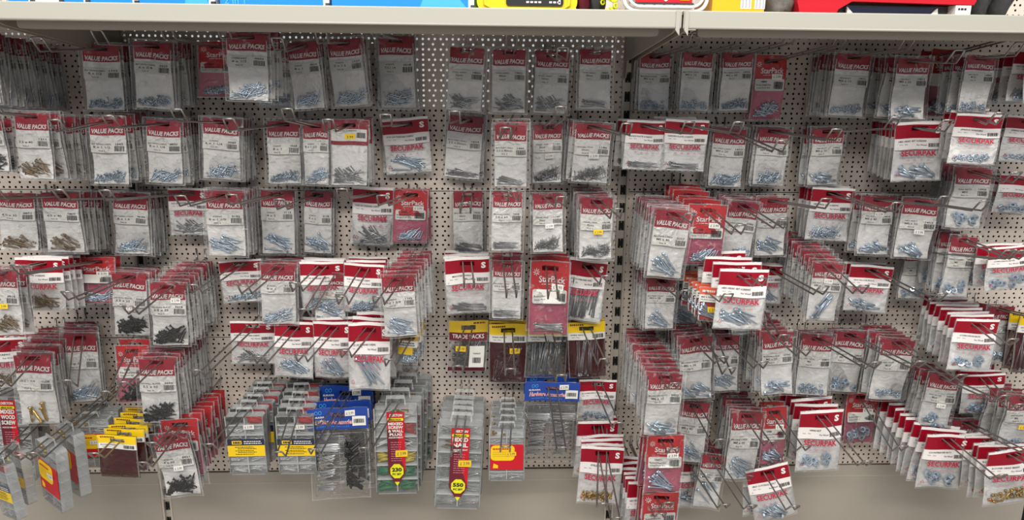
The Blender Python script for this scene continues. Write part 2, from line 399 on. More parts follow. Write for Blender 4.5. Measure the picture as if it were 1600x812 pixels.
def s_print(v, code, t):
    def go():
        fm = form('S', v, code); mb = MB(); fn = fm.front(); w = fm.w; R = random.Random(v+5)
        card(mb, fm, -w/2+.001, w/2-.001, -.039, -.0181, .0022, 'white_print', 8, 3)
        text(mb, t, -.012, -.0235, min(.052, .0029*len(t)), .0032, 'ink', fn, .0029, bold=.015)
        text(mb, 'Size   Qty', -.028, -.0295, .016, .0024, 'grey_ink', fn, .0029)
        text(mb, 'For Wood', .006, -.031, .018, .0028, 'ink', fn, .0029, bold=.01)
        barcode(mb, fn, .018, .041, -.0345, -.0275, .0029, R)
        text(mb, 'SECURPAK', 0, -.0460, .0665, .0108, 'pink_ink', fn, .0026, bold=.045)
        text(mb, 'SECURPAK', 0, -.0460, .0655, .0100, 'crimson_ink', fn, .0031, bold=.008)
        for i in range(4):
            cx = -.020+.013*i; V = [(cx-.003, .0028, -.0605), (cx+.003, .0028, -.0605), (cx, .0028, -.0565), (cx-.0018, .0028, -.0597), (cx+.0018, .0028, -.0597), (cx, .0028, -.0575)]
            mb.add(V, [(0, 1, 4, 3), (1, 2, 5, 4), (2, 0, 3, 5)], 'pink_ink', fn=lambda x, o, z: fn(x, z, o))
        cx, cz = -.036, -.084; V = []
        for rr in (.0045, .0032):
            for k in range(3): a = math.pi/2+k*2.0944; V.append((cx+rr*math.cos(a), .0028, cz+rr*math.sin(a)))
        mb.add(V, [(0, 1, 4, 3), (1, 2, 5, 4), (2, 0, 3, 5)], 'crimson_ink', fn=lambda x, o, z: fn(x, z, o))
        return mb.mesh('printed_panel')
    return cached(('sp', v, t, form('S', v, code).T), go)
def k_header(v, code):
    def go():
        fm = form('K', v, code); mb = MB(); fn = fm.front(); w = fm.w
        card(mb, fm, -w/2+.003, w/2-.003, -.046, .0105, .0004, 'bright_red', 8, 9, True)
        text(mb, 'StarPack', .004, -.0175, .046, .0105, 'white_print', fn, .0011, bold=.02)
        smallprint(mb, -.014, .027, -.0262, .0011, .0011, fn, 'white_print')
        for k in range(8):
            a = k*math.pi/4; cx, cz = -.024, -.006; c_, s_ = math.cos(a), math.sin(a)
            V = [(cx+c_*.0016-s_*.0005, .0011, cz+s_*.0016+c_*.0005), (cx+c_*.0016+s_*.0005, .0011, cz+s_*.0016-c_*.0005), (cx+c_*.0058+s_*.0005, .0011, cz+s_*.0058-c_*.0005), (cx+c_*.0058-s_*.0005, .0011, cz+s_*.0058+c_*.0005)]
            mb.add(V, [(0, 1, 2, 3)], 'white_print', fn=lambda x, o, z: fn(x, z, o))
        return mb.mesh('header_card')
    return cached(('kh', v, form('K', v, code).T), go)
def rounded(x0, x1, z0, z1, r=.003, n=3):
    P = []
    for cx, cz, a0 in ((x1-r, z1-r, 0), (x0+r, z1-r, 90), (x0+r, z0+r, 180), (x1-r, z0+r, 270)):
        for i in range(n+1): a = math.radians(a0+90*i/n); P.append((cx+r*math.cos(a), cz+r*math.sin(a)))
    return P
def k_label(v, code, num):
    def go():
        fm = form('K', v, code); mb = MB(); fn = fm.front(); R = random.Random(v)
        P = rounded(-.030, .031, -.0545, -.0325)
        mb.add([(x, .0015, z) for x, z in P], [list(range(len(P)))], 'label_paper', fn=lambda x, o, z: fn(x, z, o))
        text(mb, num, -.012, -.0375, .013, .0034, 'ink', fn, .0022, bold=.02)
        text(mb, 'Round Head Slot', -.012, -.0435, .030, .0030, 'ink', fn, .0022, bold=.01)
        text(mb, 'Large Pack Qty', -.012, -.0490, .028, .0028, 'ink', fn, .0022, bold=.01)
        barcode(mb, fn, .009, .028, -.051, -.038, .0022, R)
        return mb.mesh('product_label')
    return cached(('kl', v, num, form('K', v, code).T), go)

def make_polka(v, code):
    fm = form('P', v, code); fn = fm.front(); mb = MB(); w = fm.w
    card(mb, fm, -w/2+.003, w/2-.003, -.041, .011, .0004, 'red_card', 8, 10, True)
    for i in range(13):
        for j in range(9):
            x = -.037+.0062*i; z = .008-.0060*j
            if abs(x) < .018 and abs(z) < .007: continue
            V = [(x+.0014*math.cos(a), .0009, z+.0014*math.sin(a)) for a in [k*math.pi/3 for k in range(6)]]
            mb.add(V, [list(range(6))], 'maroon', fn=lambda a, o, z: fn(a, z, o))
    hd = mb.mesh('header_card'); mb = MB()
    card(mb, fm, -.038, .038, -.033, -.008, .0016, 'label_paper', 6, 3)
    text(mb, 'PREMIUM SCREWS', -.008, -.0115, .050, .0030, 'ink', fn, .0023)
    V = [(-.008, .0024, -.0285), (.014, .0024, -.0285), (.014, .0024, -.0175), (-.008, .0024, -.0175)]
    mb.add(V, [(0, 1, 2, 3)], 'yellow', fn=lambda a, o, z: fn(a, z, o)); text(mb, '3.99', .003, -.0245, .014, .0045, 'ink', fn, .0028)
    barcode(mb, fn, .017, .035, -.026, -.015, .0023, random.Random(3))
    return hd, mb.mesh('product_label')

# ---- one bag = Empty + parts
PROTO = {}
def parts_of(kind, v, code, info, price, var):
    """list of (part name, mesh, extra props)"""
    heapn = CONT[code][0]+'s' if code in CONT else 'screws'
    P = []
    if kind == 'V':
        P = [('bag', cached(('film', 'V', v, form('V', v, code).T), lambda: pouch('V', v, code)), {}),
             ('inner_bag', inner('V', v, code, .0365, -.128, -.006), {}), ('header_card', v_header(v, code), {}),
             ('product_label', v_label(v, code, info), {}), (heapn, contents('V', v, code, var), {'kind': 'stuff'})]
    elif kind == 'S':
        P = [('bag', cached(('film', 'S', v, form('S', v, code).T), lambda: pouch('S', v, code)), {}),
             ('white_backing', inner('S', v, code, .0445, -.098, -.006, 'white_film', 'white_backing'), {}), ('header_card', s_header(v, code), {}),
             ('printed_panel', s_print(v, code, info[0]), {}), (heapn, contents('S', v, code, var), {'kind': 'stuff'})]
    elif kind == 'K':
        P = [('bag', cached(('film', 'K', v, form('K', v, code).T), lambda: pouch('K', v, code)), {}),
             ('pink_backing', inner('K', v, code, .034, -.106, -.006, 'pink_film', 'pink_backing'), {}), ('header_card', k_header(v, code), {}),
             ('product_label', k_label(v, code, info[2]), {}), (heapn, contents('K', v, code, var), {'kind': 'stuff'})]
    elif kind == 'P':
        h, l = cached(('P', v, code), lambda: make_polka(v, code))
        P = [('bag', cached(('film', 'P', v), lambda: pouch('P', v, code)), {}), ('inner_bag', inner('P', v, code, .0385, -.126, -.006, 'white_film'), {}),
             ('header_card', h, {}), ('product_label', l, {}), (heapn, contents('P', v, code, var), {'kind': 'stuff'})]
    elif kind == 'Y':
        fm = form('Y', v, code); fn = fm.front(); mar = info[1] == 'maroon'
        def hd():
            mb = MB(); w = fm.w
            card(mb, fm, -w/2, w/2, -.009, .013, .0022, 'yellow', 8, 6, True)
            card(mb, fm, -w/2, w/2, -.024, -.0091, .0022, 'label_paper', 8, 2)
            smallprint(mb, -.033, -.006, .0062, .0032, .0029, fn, 'maroon', 4)
            text(mb, info[0], -.018, -.0135, .030, .0028, 'ink', fn, .0029, bold=.01)
            text(mb, 'Qty Size', -.022, -.0190, .016, .0024, 'ink', fn, .0029)
            barcode(mb, fn, .012, .034, -.021, -.012, .0029, random.Random(9))
            return mb.mesh('header_card')
        P = [('bag', cached(('film', 'Y', v, mar, code == 'bk'), lambda: pouch('Y', v, code, 'dense_maroon_film' if code == 'bk' else 'maroon_film' if mar else 'clear_film', True, 'dense_maroon_film' if mar else 'clear_film')), {}),
             ('header_card', cached(('yh', v, info[0]), hd), {}), (heapn, contents('Y', v, code, var), {'kind': 'stuff'})]
    elif kind == 'T':
        fm = form('T', v, code); fn = fm.front()
        def hd():
            mb = MB(); w = fm.w
            card(mb, fm, -w/2, w/2, -.010, .013, .0022, 'dark_yellow', 8, 6, True)
            card(mb, fm, -w/2+.002, w/2-.002, -.026, -.0101, .0022, 'maroon', 8, 2)
            text(mb, 'TRADE PACKS', 0, -.0175, .064, .0082, 'label_paper', fn, .0030, bold=.01)
            smallprint(mb, .010, .034, .0068, .0030, .0029, fn, 'maroon', 6)
            card(mb, fm, -w/2+.002, w/2-.002, -.087, -.079, .0022, 'maroon', 8, 1)
            return mb.mesh('header_card')
        def lb():
            mb = MB(); card(mb, fm, .004, .034, -.078, -.036, .0024, 'label_paper', 4, 4)
            text(mb, 'NAILS', .019, -.050, .014, .003, 'ink', fn, .003, bold=.01); barcode(mb, fn, .011, .028, -.069, -.058, .003, random.Random(2)); return mb.mesh('product_label')
        P = [('bag', cached(('film', 'T', v), lambda: pouch('T', v, code)), {}), ('header_card', cached(('th', v), hd), {}),
             ('product_label', cached(('tl', v), lb), {}), (heapn, contents('T', v, code, var), {'kind': 'stuff'})]
    elif kind == 'G':
        fm = form('G', v, code); fn = fm.front()
        def hd():
            mb = MB(); w = fm.w
            card(mb, fm, -w/2, w/2, -.008, .009, .0022, 'gold', 8, 6, True)
            card(mb, fm, -w/2+.003, w/2-.003, -.020, -.0081, .0022, 'label_paper', 6, 2)
            card(mb, fm, -w/2+.003, w/2-.012, -.033, -.0201, .0022, 'dark_yellow', 6, 2)
            smallprint(mb, -.016, .012, -.0070, .0030, .0029, fn, 'maroon', 3); smallprint(mb, -.017, .014, -.0130, .0016, .0029, fn, 'ink', 5); smallprint(mb, -.017, .014, -.0170, .0016, .0029, fn, 'ink', 8)
            return mb.mesh('header_card')
        P = [('bag', cached(('film', 'G', v), lambda: pouch('G', v, code)), {}), ('header_card', cached(('gh', v), hd), {}), (heapn, contents('G', v, code, var, .036), {'kind': 'stuff'})]
    elif kind == 'O':
        fm = form('O', v, code); fn = fm.front()
        def hd():
            mb = MB(); w = fm.w
            card(mb, fm, -w/2, w/2, -.006, .008, .0022, 'orange', 8, 6, False)
            card(mb, fm, -w/2+.001, w/2-.001, -.020, -.0061, .0022, 'label_paper', 6, 2)
            text(mb, 'M5 x 35mm', -.004, -.0105, .026, .003, 'ink', fn, .0029, bold=.01); text(mb, 'Machine Screws', -.004, -.0155, .028, .0028, 'ink', fn, .0029)
            smallprint(mb, -.016, .014, -.001, .0040, .0029, fn, 'label_paper', 2)
            for x0, x1 in ((-w/2, -w/2+.0012), (w/2-.0012, w/2)): card(mb, fm, x0, x1, -.056, -.0061, .0022, 'label_paper', 1, 6)
            return mb.mesh('header_card')
        P = [('bag', cached(('film', 'O', v), lambda: pouch('O', v, code, slot=False)), {}), ('header_card', cached(('oh', v), hd), {}),
             ('red_backing', inner('O', v, code, .019, -.055, -.008, 'red_plastic', 'red_backing'), {}), (heapn, contents('O', v, code, var, .034), {'kind': 'stuff'})]
    elif kind == 'B':
        fm = form('B', v, code); fn = fm.front(); w = fm.w; plugs = code == 'bp'
        def hd():
            mb = MB()
            card(mb, fm, -w/2, w/2, -.027, .013, .0040, 'blue_card', 10, 9, True)
            text(mb, 'Hardware Accessories', -.010, -.0125, .082, .0098, 'label_paper', fn, .0050, bold=.035, shear=.15)
            text(mb, 'Hardware Accessories', -.010, -.0125, .080, .0085, 'coral', fn, .0056, bold=.0, shear=.15)
            text(mb, 'QUALITY PRODUCTS', -.012, -.0215, .070, .0030, 'light_blue', fn, .0050)
            text(mb, 'EURASIA', -.040, -.0035, .026, .0034, 'label_paper', fn, .0050, bold=.03)
            for cx in (-.044, -.036):
                V = []
                for rr in (.0036, .0027): V += [(cx+rr*math.cos(k*.5236), .0050, .0050+rr*math.sin(k*.5236)) for k in range(12)]
                mb.add(V, [(k, (k+1) % 12, 12+(k+1) % 12, 12+k) for k in range(12)], 'light_blue', fn=lambda a, o, z: fn(a, z, o))
            return mb.mesh('header_card')
        def lb():
            mb = MB(); card(mb, fm, .030, .058, -.021, -.003, .0056, 'label_paper', 3, 2); barcode(mb, fn, .033, .055, -.016, -.008, .0062, random.Random(2)); return mb.mesh('barcode_label')
        def nails():
            mb = MB(); rows = [(-.062, .046, 9, 'steel', 3), (-.088, .034, 8, 'steel', 25), (-.116, .034, 8, 'steel', 14), (-.140, .036, 7, 'steel', 6)]
            for z, L, n, mt, sp in rows:
                for side in (-1, 1):
                    if plugs and side == 1: continue
                    R = random.Random(int(-z*1000)+side)
                    for i in range(n):
                        a = math.radians(R.uniform(-sp, sp)); cx = side*.029+R.uniform(-.004, .004)
                        screw(mb, Vector(fm.at(cx, z+R.uniform(-.008, .008), 0, R.uniform(.0015, .0045))), Vector((math.cos(a), 0, math.sin(a))), L*(1.25 if z > -.07 else 1), .0014, mt, 'nail')
            return mb.mesh('nails')
        def plugm():
            mb = MB(); R = random.Random(4)
            for i in range(46):
                a = math.radians(R.uniform(-40, 40)); z = -.058-.086*i/46
                screw(mb, Vector(fm.at(.029+R.uniform(-.008, .008), z, 0, R.uniform(0, .004))), Vector((math.cos(a), 0, math.sin(a))), .024, .0034, 'black_plastic', 'cs')
            return mb.mesh('wall_plugs')
        def tray():
            mb = MB()
            for x in (-.054, 0, .054): mb.tube([fm.at(x, -.036, -1, .001), fm.at(x, -.095, -1, .001), fm.at(x, -.156, -1, .001)], .0009, 'clear_box', 5)
            for z in (-.036, -.074, -.100, -.128, -.156): mb.tube([fm.at(-.054, z, -1, .001), fm.at(0, z, -1, .001), fm.at(.054, z, -1, .001)], .0009, 'clear_box', 5)
            return mb.mesh('blister_tray')
        P = [('bag', cached(('film', 'B', v), lambda: pouch('B', v, code)), {}), ('header_card', cached(('bh', v), hd), {}), ('barcode_label', cached(('bl', v), lb), {}),
             ('nails', cached(('bn', v, plugs), nails), {'kind': 'stuff'}), ('blister_tray', cached(('bt', v), tray), {})]
        if plugs: P.append(('wall_plugs', cached(('bpl', v), plugm), {'kind': 'stuff'}))
    if price and kind in DIM:
        fm = form(kind, v, code); yel = price[0] == 'y'; dx, dz = {'V': (.004, -.066), 'S': (-.02, -.02), 'K': (.014, -.029), 'Y': (.014, -.040), 'T': (-.014, -.042), 'B': (.026, .004), 'P': (0, -.06), 'G': (0, -.02), 'O': (.006, -.034)}[kind]
        if 'u' in price: dz = -.033
        if 'k' in price: dx, dz = .016, -.029
        off = ('pr', kind, v, yel, price, fm.T)
        P.append(('price_sticker', cached(off, lambda: price_tag(fm, dx, dz, yel, 1.0, .0034 if kind == 'B' else 0)), {'label': ('yellow' if yel else 'white')+' price sticker'}))
    return P

# ---- rigid clear organiser boxes
def box_parts(style):
    W2, H, T = .041, .150, .011; Zt = -.008; Zb = Zt-H
    def shell():
        mb = MB(); P = rounded(-W2, W2, Zb, Zt, .005); n = len(P); V = [(x, -T, z) for x, z in P]+[(x, T, z) for x, z in P]
        mb.add(V, [list(range(n))], 'clear_lid'); mb.add(V, [list(range(2*n-1, n-1, -1))], 'frosted_back'); mb.add(V, [[i, i+n, (i+1) % n+n, (i+1) % n] for i in range(n)], 'clear_box')
        for q in ([(-W2, Zb+H*.5), (-W2, Zt), (-W2+.002, Zt), (-W2+.002, Zb+H*.5)],): mb.prism(q, -T-.0008, -T-.0002, 'clear_box')
        mb.prism([(-.020, Zt+.0002), (-.017, .010), (.017, .010), (.020, Zt+.0002), (.0165, Zt+.0002), (.0165, .0035), (-.0165, .0035), (-.0165, Zt+.0002)], -.0012, .0012, 'clear_box')
        for x in (-W2, W2-.0016): mb.box(x, x+.0016, -T-.0006, T+.0006, Zb+.004, Zt-.004, 'clear_box')
        for z in (Zb, Zt-.0016): mb.box(-W2+.004, W2-.004, -T-.0006, T+.0006, z, z+.0016, 'clear_box')
        return mb.mesh('case')
    def dividers():
        mb = MB(); n = 6
        for i in range(1, n): z = Zb+H*i/n; mb.box(-W2+.002, W2-.002, -T+.002, T-.002, z-.0008, z+.0008, 'frosted_back')
        mb.box(-.0008, .0008, -T+.002, T-.002, Zb+.003, Zt-.003, 'frosted_back'); return mb.mesh('dividers')
    def fill():
        mb = MB(); R = random.Random(len(style)*7+ord(style[0])); n = 6
        for i in range(n):
            z0 = Zb+H*i/n
            for side in (-1, 1):
                m, L, r, hd, k, sp = 'steel', R.choice((.014, .020, .026)), .0010, 'cs', 6, 35
                if style == '230':
                    if i in (0, 1): m, L, r, hd, k = 'green_plastic', .026, .0034, 'pin', 11
                    if i == 2: m, L, r, hd, k = 'yellow_plastic', .024, .0028, 'pin', 10
                    if i == 4 and side == 1: m, L, r, hd, k = 'red_plastic', .022, .0028, 'pin', 11
                if style == 'blue' and i == 5: m, L, r, hd, k = ('black_plastic' if side < 0 else 'red_plastic'), .022, .0040, 'pin', 14
                if style == '550': hd, r, L, k, sp = 'nail', .0008, .030, 9, 28
                if style == '550' and i == 4 and side < 0: m, L = 'brass', .014
                if style == 'yr' and i == 5 and side < 0: m, k, r, L = 'brass', 5, .003, .006
                for _ in range(k):
                    a = math.radians(R.uniform(-sp, sp)); L2 = min(L, W2-.004)
                    cx = side*W2/2+R.uniform(-1, 1)*max(.0005, W2/2-.003-L2/2*math.cos(a))
                    cz = z0+.004+R.random()*max(.001, H/n-.012)
                    screw(mb, Vector((cx, R.uniform(-T+.003, 0), cz+.002)), Vector((math.cos(a), 0, math.sin(a)*.7)), L2, r, m, hd)
        return mb.mesh('fixings')
    def face():
        mb = MB(); y = -T-.0010
        fn = lambda x, z, o: (x, y-o, z)
        def rect(x0, x1, z0, z1, m, o=0): mb.box(x0, x1, y-o-.0003, y-o, z0, z1, m)
        if style == 'blue':
            rect(-.040, .040, -.082, -.066, 'navy'); rect(-.040, .040, -.110, -.0821, 'yellow'); rect(-.030, -.009, -.079, -.070, 'yellow', .0004)
            smallprint(mb, -.027, -.011, -.077, .005, .0012, fn, 'navy', 3)
            for i, z in enumerate((-.073, -.078)): smallprint(mb, -.004, .034, z, .0022, .0008, fn, 'label_paper', i)
            for i, z in enumerate((-.087, -.091, -.096, -.100, -.105)): smallprint(mb, -.024+.006*(i % 2), .016+.006*(i % 2), z, .0016, .0008, fn, 'ink', i+9)
        elif style == 'yr':
            rect(-.038, .038, -.125, -.052, 'shop_red'); P = rounded(-.037, .018, -.098, -.054, .010); mb.prism(P, y-.0009, y-.0004, 'yellow')
            mb.prism([(-.032, -.120), (-.020, -.120), (-.020, -.112), (-.030, -.106)], y-.0009, y-.0004, 'yellow')
            for i, z in enumerate((-.066, -.074, -.080, -.086)): smallprint(mb, -.032, .004+.004*(i % 3), z, .0022 if i else .004, .0014, fn, 'shop_red' if not i else 'dark_yellow', i)
        else:
            w = .0165; zt, zb = -.014, -.140
            mb.prism([(-w, zt-.14*0), (-w, zb+.022), (-.006, zb+.004), (.006, zb+.004), (w, zb+.022), (w, zt)], y-.0003, y, 'shop_red')
            mb.prism([(-w, zt-.030), (-w, zb+.022), (-.006, zb+.004), (.006, zb+.004), (w, zb+.022), (.004, zt-.070), (.004, zt-.030)], y-.0006, y-.0003, 'maroon')
            mb.prism([(-.005, zb+.0045), (0, zb-.003), (.005, zb+.0045)], y-.0006, y, 'chain_yellow')
            O = [(.0135*math.cos(math.pi/8+k*math.pi/4), zb+.0235+.0135*math.sin(math.pi/8+k*math.pi/4)) for k in range(8)]
            mb.prism(O, y-.0012, y-.0006, 'chain_yellow')
            text(mb, '230' if style == '230' else '550', 0, zb+.0265, .019, .0070, 'ink', fn, .0018, bold=.04)
            text(mb, 'PC SET', 0, zb+.0185, .017, .0035, 'ink', fn, .0018, bold=.03)
            text(mb, 'DEKTON', .001, zt-.005, .024, .0046, 'label_paper', fn, .0012, bold=.04, shear=.2)
            mb.prism(rounded(-.015, .015, zt-.0145, zt-.0100, .0018), y-.0012, y-.0006, 'chain_yellow'); text(mb, 'MEGA PACK', 0, zt-.0123, .022, .0026, 'ink', fn, .0018, bold=.03)
            lines = {'230': ('MIXED', 'SCREW', '& WALL', 'PLUG'), '550': ('MIXED', 'NAIL'), 'wood': ('MIXED', 'WOOD', 'SCREW')}[style]
            z = zt-.0195; hh = .0062 if style == '230' else .0095
            for t in lines: text(mb, t, 0, z, min(.028, hh*.95*len(t)), hh*.78, 'label_paper', fn, .0012, bold=.04); z -= hh
            text(mb, 'ASSORTMENT', 0, z+.001, .028, .0026, 'label_paper', fn, .0012, bold=.03)
            for i in range(9): smallprint(mb, -.010, .010, z-.008-.004*i, .0012, .0012, fn, 'pink_ink', i)
        return mb.mesh('printed_sleeve')
    P = [('case', cached(('xs',), shell), {}), ('dividers', cached(('xd',), dividers), {}), ('fixings', cached(('xf', style), fill), {'kind': 'stuff'}), ('printed_sleeve', cached(('xl', style), face), {})]
    return P

# ------------------------------------------------------------------ the fixture
PH = .3161
X0, X1 = 0.0, 1.0
def wall_panel(name, x0, x1, z0, z1, m):
    mb = MB(); mb.box(x0, x1, 0, .0012, z0, z1, m); obj(name, mb, kind='structure')
for bx in (-1.0, 0.0, 1.0):
    for k in range(5):
        wall_panel('wall_back', bx+.011, bx+.989, k*PH+.0008, (k+1)*PH-.0008, 'pegboard_enamel')
    mb = MB(); mb.box(bx+.011, bx+.989, -.004, .0, -.80, -.001, 'kick_enamel'); mb.box(bx+.011, bx+.989, -.0045, -.004, -.028, -.0265, 'upright_enamel')
    obj('wall_lower', mb, kind='structure')
mb = MB(); mb.box(-1.1, .52, .045, .050, -.80, .925, 'hole_backing_dark'); mb.box(.52, .86, .045, .050, -.80, .795, 'hole_backing_dark'); mb.box(.86, .995, .045, .050, -.80, .90, 'hole_backing_dark'); mb.box(.995, 2.1, .045, .050, -.80, 1.55, 'hole_backing_dark'); obj('added_hole_backing', mb, kind='structure')  # added dark backing, stepped in height so light shows through the upper holes
fl = MB(); fl.box(-3, 4, -4, .05, -.83, -.80, 'kick_enamel'); obj('floor', fl, kind='structure')
for i, ux in enumerate((0.0, 1.0)):
    t = empty('shelf_upright', (ux, 0, -.8), label=('grey slotted steel upright behind the bags at the left, seen at the bottom' if i == 0 else 'grey slotted steel upright between the nail bags and the bolt bags'), category='upright')
    mb = MB(); mb.box(-.0115, -.0065, -.004, .03, 0, 2.4, 'upright_enamel'); mb.box(.0065, .0115, -.004, .03, 0, 2.4, 'upright_enamel'); mb.box(-.0065, .0065, .004, .03, 0, 2.4, 'upright_enamel'); obj('post', mb, t)
    mb = MB(); z = .02
    while z < 2.35:
        for s in (-1, 1): mb.box(min(s*.0006, s*.0058), max(s*.0006, s*.0058), .0028, .0041, z, z+.020, 'slot_black')
        mb.box(-.003, .003, .0026, .0041, z+.004, z+.016, 'slot_black'); z += .038
    obj('slots', mb, t)
# shelves
SD, ST, SB = .4035, .9621, .9399
for i, bx in enumerate((-1.0, 0.0, 1.0)):
    lab = ('cream metal shelf at far left whose bracket reaches under the blue boxes', 'long cream metal shelf carrying the blue boxes above the screw bags', 'cream metal shelf at right carrying the orange and red boxes')[i]
    t = empty('shelf', (bx, 0, ST), label=lab, category='shelf', group='cream shelves over the hanging bags')
    mb = MB(); g = .0015
    mb.prism([(0, 0)]*0 or [(g, 0), (1-g, 0), (1-g, -(ST-SB)), (g, -(ST-SB))], -SD, -SD+.0016, 'shelf_enamel')
    n = 6; P = [(-SD+.0016-.0016*math.cos(a), .0016*math.sin(a)) for a in [k*math.pi/2/n for k in range(n+1)]]
    V = [(x, y, z) for x in (g, 1-g) for y, z in P]; k = n+1
    mb.add(V, [(j, j+1, k+j+1, k+j) for j in range(n)], 'shelf_enamel', True)
    mb.box(g, 1-g, -SD+.0016, -SD+.012, -.0016, 0.0016, 'shelf_enamel')
    mb.tube([(g, -SD+.002, -(ST-SB)), (1-g, -SD+.002, -(ST-SB))], .0024, 'shelf_enamel', 8)
    obj('front_lip', mb, t)
    mb = MB(); mb.box(.003, .997, -SD+.012, -.004, -.004, -.002, 'shelf_enamel'); obj('shelf_tray', mb, t)
    mb = MB()
    P = rounded(.030, .970, -.0345, -.006, .005); mb.prism([(x, z) for x, z in P], -SD+.022, -SD+.026, 'shelf_body')
    mb.box(.036, .964, -SD+.026, -SD+.055, -.0343, -.0325, 'shelf_body'); mb.box(.036, .964, -SD+.054, -SD+.056, -.0343, -.005, 'shelf_body'); obj('tray_underside', mb, t)
    for s, x in ((0, .006), (1, .991)):
        mb = MB(); V = []
        prof = [(-SD+.004, -.0245), (-SD+.004, -.004), (-.002, -.004), (-.002, -.100), (-.012, -.100), (-.030, -.066), (-SD+.03, -.030)]
        V = [(xx, y, z) for xx in (x, x+.003) for y, z in prof]; k = len(prof)
        mb.add(V, [list(range(k)), list(range(2*k-1, k-1, -1))]+[(j, j+k, (j+1) % k+k, (j+1) % k) for j in range(k)], 'shelf_body'); obj('bracket', mb, t)
        mb = MB(); xx = x-.001 if s else x-.003; mb.prism([(xx, .001), (xx+.006, .001), (xx+.006, -(ST-SB)-.012), (xx, -(ST-SB)-.004)], -SD-.0015, -SD+.003, 'shelf_enamel'); obj('end_cap', mb, t)

# ------------------------------------------------------------------ goods on the shelf
def shelf_pt(px, y=-.385): return at(px, 14+px*.0085, -y).x
ZS = ST-.002
def placed(mb, nm, px0, px1, dp=.30, **pr): pass
BL = [(15, 50, 'small blue carton at the far left end of the shelf', 0), (52, 95, 'pale grey carton between two blue cartons at shelf left', 2), (97, 136, 'narrow blue carton beside the pale grey carton', 0),
      (141, 212, 'blue carton with white end seam, second wide from left', 0), (219, 331, 'blue carton with pale blue diagonal, left of the dark-cornered divider', 1), (345, 509, 'wide blue carton with faint white lettering on the shelf', 3), (519, 735, 'widest blue carton, pale blue diagonal at its right end, on the shelf', 1)]
for a, b, lab, st in BL:
    xa, xb = shelf_pt(a), shelf_pt(b)
    t = empty('carton', ((xa+xb)/2, -.385, ZS), label=lab, category='box', group='blue cartons on the top shelf'); w = (xb-xa)/2
    mb = MB(); mb.box(-w, w, 0, .26, 0, .12, 'plain_white' if st == 2 else 'blue_box'); obj('carton_body', mb, t)
    mb = MB(); mb.box(w-.003 if st != 2 else w-.002, w+.0055, -.0008, .25, 0, .12, 'plain_white'); mb.box(w+.0004, w+.0060, -.003, .003, 0, .008, 'dark_grey'); obj('end_seam', mb, t)
    if st in (1,): mb = MB(); mb.prism([(w*.25, .0), (w*.98, .0), (w*.55, .05), (w*.45, .05)], -.0006, -.0001, 'light_blue'); obj('printed_diagonal', mb, t)
    if st == 3:
        mb = MB(); text(mb, '2 in 1', -w*.72, .010, .03, .010, 'light_blue', lambda x, z, o: (x, -o, z), .0008, bold=.02); obj('lettering', mb, t)
def rbox(mb, x0, x1, y0, y1, z0, z1, m, r=.01):
    P = rounded(x0, x1, z0, z1, r, 5); mb.prism(P, y0, y1, m)
# yellow tool case
xa, xb = shelf_pt(745), shelf_pt(902); xm = (xa+xb)/2; w = (xb-xa)/2
t = empty('tool_case', (xm, -.380, ZS), label='yellow plastic tool case with black label on the shelf', category='case')
mb = MB(); rbox(mb, -w, w, 0, .22, 0, .13, 'case_yellow', .014); obj('case_shell', mb, t)
mb = MB(); mb.tube([(-w+.012, -.002, .045), (-w+.012, -.002, .010), (-w+.022, -.002, .0045), (w-.022, -.002, .0045), (w-.012, -.002, .010), (w-.012, -.002, .045)], .0022, 'case_yellow', 8); obj('moulded_rim', mb, t)
mb = MB(); rbox(mb, -w*.42, w*.72, -.0035, -.0001, .0085, .06, 'black_plastic', .004)
for i in range(7): mb.box(-w*.02+.006*i+(.01 if i > 3 else 0), -w*.02+.006*i+.004+(.01 if i > 3 else 0), -.0042, -.0035, .0125, .0150, 'white_print')
mb.box(w*.62, w*.66, -.0042, -.0035, .011, .020, 'white_print'); obj('black_label', mb, t)
t = empty('bottle', (shelf_pt(741)-.0, -.36, ZS), label='narrow green bottle edge beside the yellow tool case', category='bottle')
mb = MB(); mb.tube([(0, 0, 0), (0, 0, .004), (0, 0, .09), (0, 0, .10)], [.008, .010, .010, .006], 'olive_green', 14); obj('bottle_body', mb, t)
mb = MB(); mb.tube([(0, 0, .1), (0, 0, .12)], .005, 'plain_white', 10); obj('cap', mb, t)
# red net bag, black coiled item, yellow chain
def blob(mb, cx, cy, cz, rx, ry, rz, m, seed, amp=.12, n=14, k=10):
    R = random.Random(seed); ph = [R.uniform(0, 6) for _ in range(4)]; V = []; Fc = []
    for i in range(k+1):
        a = math.pi*i/k
        for j in range(n):
            b = 2*math.pi*j/n; q = 1+amp*(math.sin(3*b+ph[0]+4*a)+.6*math.sin(5*b+ph[1]-6*a)+.5*math.sin(7*a+ph[2]+2*b))
            V.append((cx+rx*q*math.sin(a)*math.cos(b), cy+ry*q*math.sin(a)*math.sin(b), max(0, cz+rz*q*math.cos(a)) if cz else cz+rz*q*math.cos(a)))
    for i in range(k):
        for j in range(n): j2 = (j+1) % n; Fc.append((i*n+j, (i+1)*n+j, (i+1)*n+j2, i*n+j2))
    mb.add(V, Fc, m, True)
o = obj('cloth_roll', (lambda mb: (blob(mb, 0, 0, .04, .013, .03, .045, 'maroon', 2), mb)[1])(MB()), label='dark red rolled cloth between yellow case and black bag', category='cloth'); o.location = (shelf_pt(913), -.355, ZS)
o = obj('black_bag', (lambda mb: (blob(mb, 0, 0, .04, .021, .03, .045, 'dark_grey', 5), mb)[1])(MB()), label='dark grey plastic bag left of the yellow chain', category='bag'); o.location = (shelf_pt(934), -.350, ZS)
mb = MB(); R = random.Random(3)
